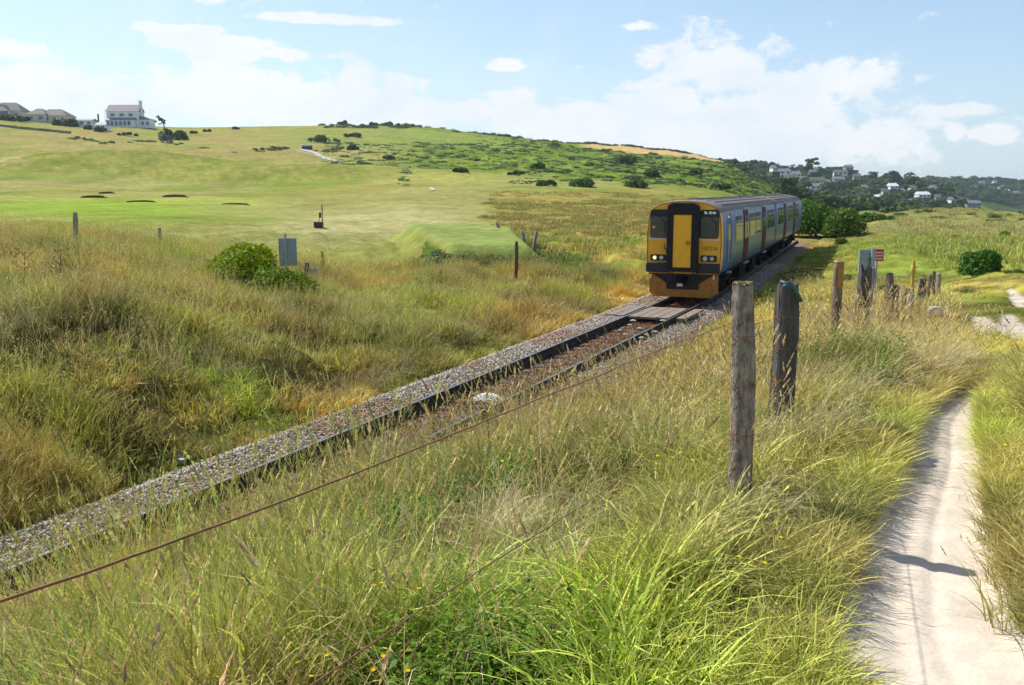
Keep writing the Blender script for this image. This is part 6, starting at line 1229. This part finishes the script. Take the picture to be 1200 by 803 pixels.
for b_ in ((108, 230, 28, 5, 'leftmost broad bunker on the fairway'), (124, 226, 17, 3, 'small bunker behind the leftmost one'), (164, 236, 34, 3, 'thin flat bunker right of the leftmost pair'), (204, 229, 28, 5, 'darkest bunker in front of the pale green'), (275, 239, 32, 3, 'bunker at the right end of the pale green')): bunker(*b_)
# village houses
vil = [(918, 203, 745, 15, 'white', 'slate', 'white pair of cottages above the train roof at the left of the village', 2), (932, 206, 760, 10, 'white', 'slate', 'small white cottage right of the white pair', 1), (953, 204, 840, 9, 'grey', 'slate', 'small grey house under the tall pine', 1), (957, 213, 760, 18, 'cream', 'tile', 'cream house with large pale brown roofs in the middle of the village', 1), (958, 222, 715, 20, 'white', 'slate', 'bright white wide house lowest above the thicket', 2), (984, 204, 830, 17, 'white', 'tile', 'long white house high on the hill with a pale grey roof', 2), (982, 212, 790, 14, 'grey', 'slate', 'grey roofed house just below the long white one', 1), (993, 198, 875, 10, 'grey', 'slate', 'grey roofed house on the skyline right of the dome shaped tree', 1),
       (1045, 220, 760, 11, 'white', 'white', 'bungalow with a bright white roof in the trees', 1), (1025, 235, 700, 15, 'white', 'white', 'long low white bungalow right of the thicket', 1), (1080, 230, 730, 16, 'white', 'white', 'white gabled house pair right of centre on the hill', 1), (1065, 240, 700, 11, 'grey', 'slate', 'low grey roofed house below the gabled pair', 1), (1139, 241, 760, 17, 'grey', 'slate', 'large grey slate house at the foot of the descending ridge', 2), (1113, 236, 730, 4, 'white', 'slate', 'tiny white building left of the large slate house', 1),
       (1142, 221, 1330, 8, 'grey', 'white', 'pale roofed house on the far ridge at the left', 1), (1165, 215, 1480, 4, 'white', 'slate', 'tiny white house high on the far ridge', 1), (1169, 231, 1330, 7, 'grey', 'slate', 'grey house in the middle of the far ridge', 1), (1179, 231, 1340, 6, 'white', 'white', 'white house right of the grey one on the far ridge', 1), (1190, 232, 1330, 7, 'cream', 'slate', 'cream house near the right edge on the far ridge', 1), (1173, 227, 1400, 5, 'white', 'slate', 'small white house above the others on the far ridge', 1)]
extra = [(905, 199, 720), (926, 209, 735), (941, 212, 740), (946, 219, 720), (969, 216, 745), (1003, 209, 800), (1012, 222, 740), (1035, 226, 735), (1056, 226, 760), (1068, 222, 770), (1092, 222, 780), (1098, 233, 735), (1052, 243, 690), (1124, 243, 745), (1156, 226, 1340), (1161, 235, 1320), (1184, 224, 1400), (1195, 240, 1320), (1150, 216, 1420), (1147, 229, 1330)]
where = ['above the rear coach roof', 'left of the cream house', 'below the small grey house under the pine', 'left of the lowest wide white house', 'right of the cream house roofs', 'right of the grey roofed house', 'in the trees right of the village middle', 'above the long low bungalow', 'right of the white roofed bungalow', 'under the largest dark trees', 'right of the largest dark trees', 'right of the gabled pair', 'low in the woods right of the long bungalow', 'left of the large slate house at the hill foot', 'on the far ridge slope', 'low on the far ridge', 'high on the far ridge', 'at the right edge of the far ridge', 'near the crest of the far ridge', 'at the left foot of the far ridge']
for k, ((u, v_, y), wh) in enumerate(zip(extra, where)): vil.append((u, v_, y, 5 + (k * 7) % 4, ['white', 'cream', 'grey'][k % 3], ['slate', 'tile'][k % 2], ('small %s %s roofed cottage ' % (['white', 'cream', 'grey'][k % 3], ['slate', 'tile'][k % 2])) + wh, 1))
WM = dict(white=m_wht, grey=m_gry, cream=m_crm); RM = dict(slate=m_slate, tile=m_tile, white=mat('white_sheet_roof', (.7, .7, .7), rough=.6))
for (u, v_, y, wp, wl, rf_, lb, rows) in vil:
    W_ = hpx(wp, y); W_ *= .88; Hw = 2.5 * rows + .2; g_ = on_ground(u, y); ztop = zat(v_ - 2, y); zo = max(ztop - g_.z - Hw, .5); e = house('house', u, y, W_, 7, Hw, 2.2, WM[wl], RM[rf_], lb, hip=.3, yaw=random.uniform(-.25, .25), rows=rows, nw=max(2, int(W_ / 3)), chim=W_ > 6, zoff=zo)
    # terrace wall that carries the house on the slope
    MB().box((0, -1, -zo / 2 - 1), (W_ + 3, 11, zo + 2 - .05)).build('terrace', m_turf, e)
# ------------------------------------------------------------------ air
hz_ = MB().box((0, 700, 60), (3400, 3000, 240)).build('haze', [])
hm = bpy.data.materials.new('haze'); hm.use_nodes = True; t = hm.node_tree; t.nodes.clear(); pv = t.nodes.new('ShaderNodeVolumePrincipled'); pv.inputs['Color'].default_value = (.72, .86, 1, 1); pv.inputs['Density'].default_value = HAZE; pv.inputs['Anisotropy'].default_value = .3; mo = t.nodes.new('ShaderNodeOutputMaterial'); t.links.new(pv.outputs[0], mo.inputs['Volume']); hz_.data.materials.append(hm); tag(hz_, 'thin summer haze filling the air over the whole valley', 'haze', kind='stuff')
if HAZE <= 0: bpy.data.objects.remove(hz_)
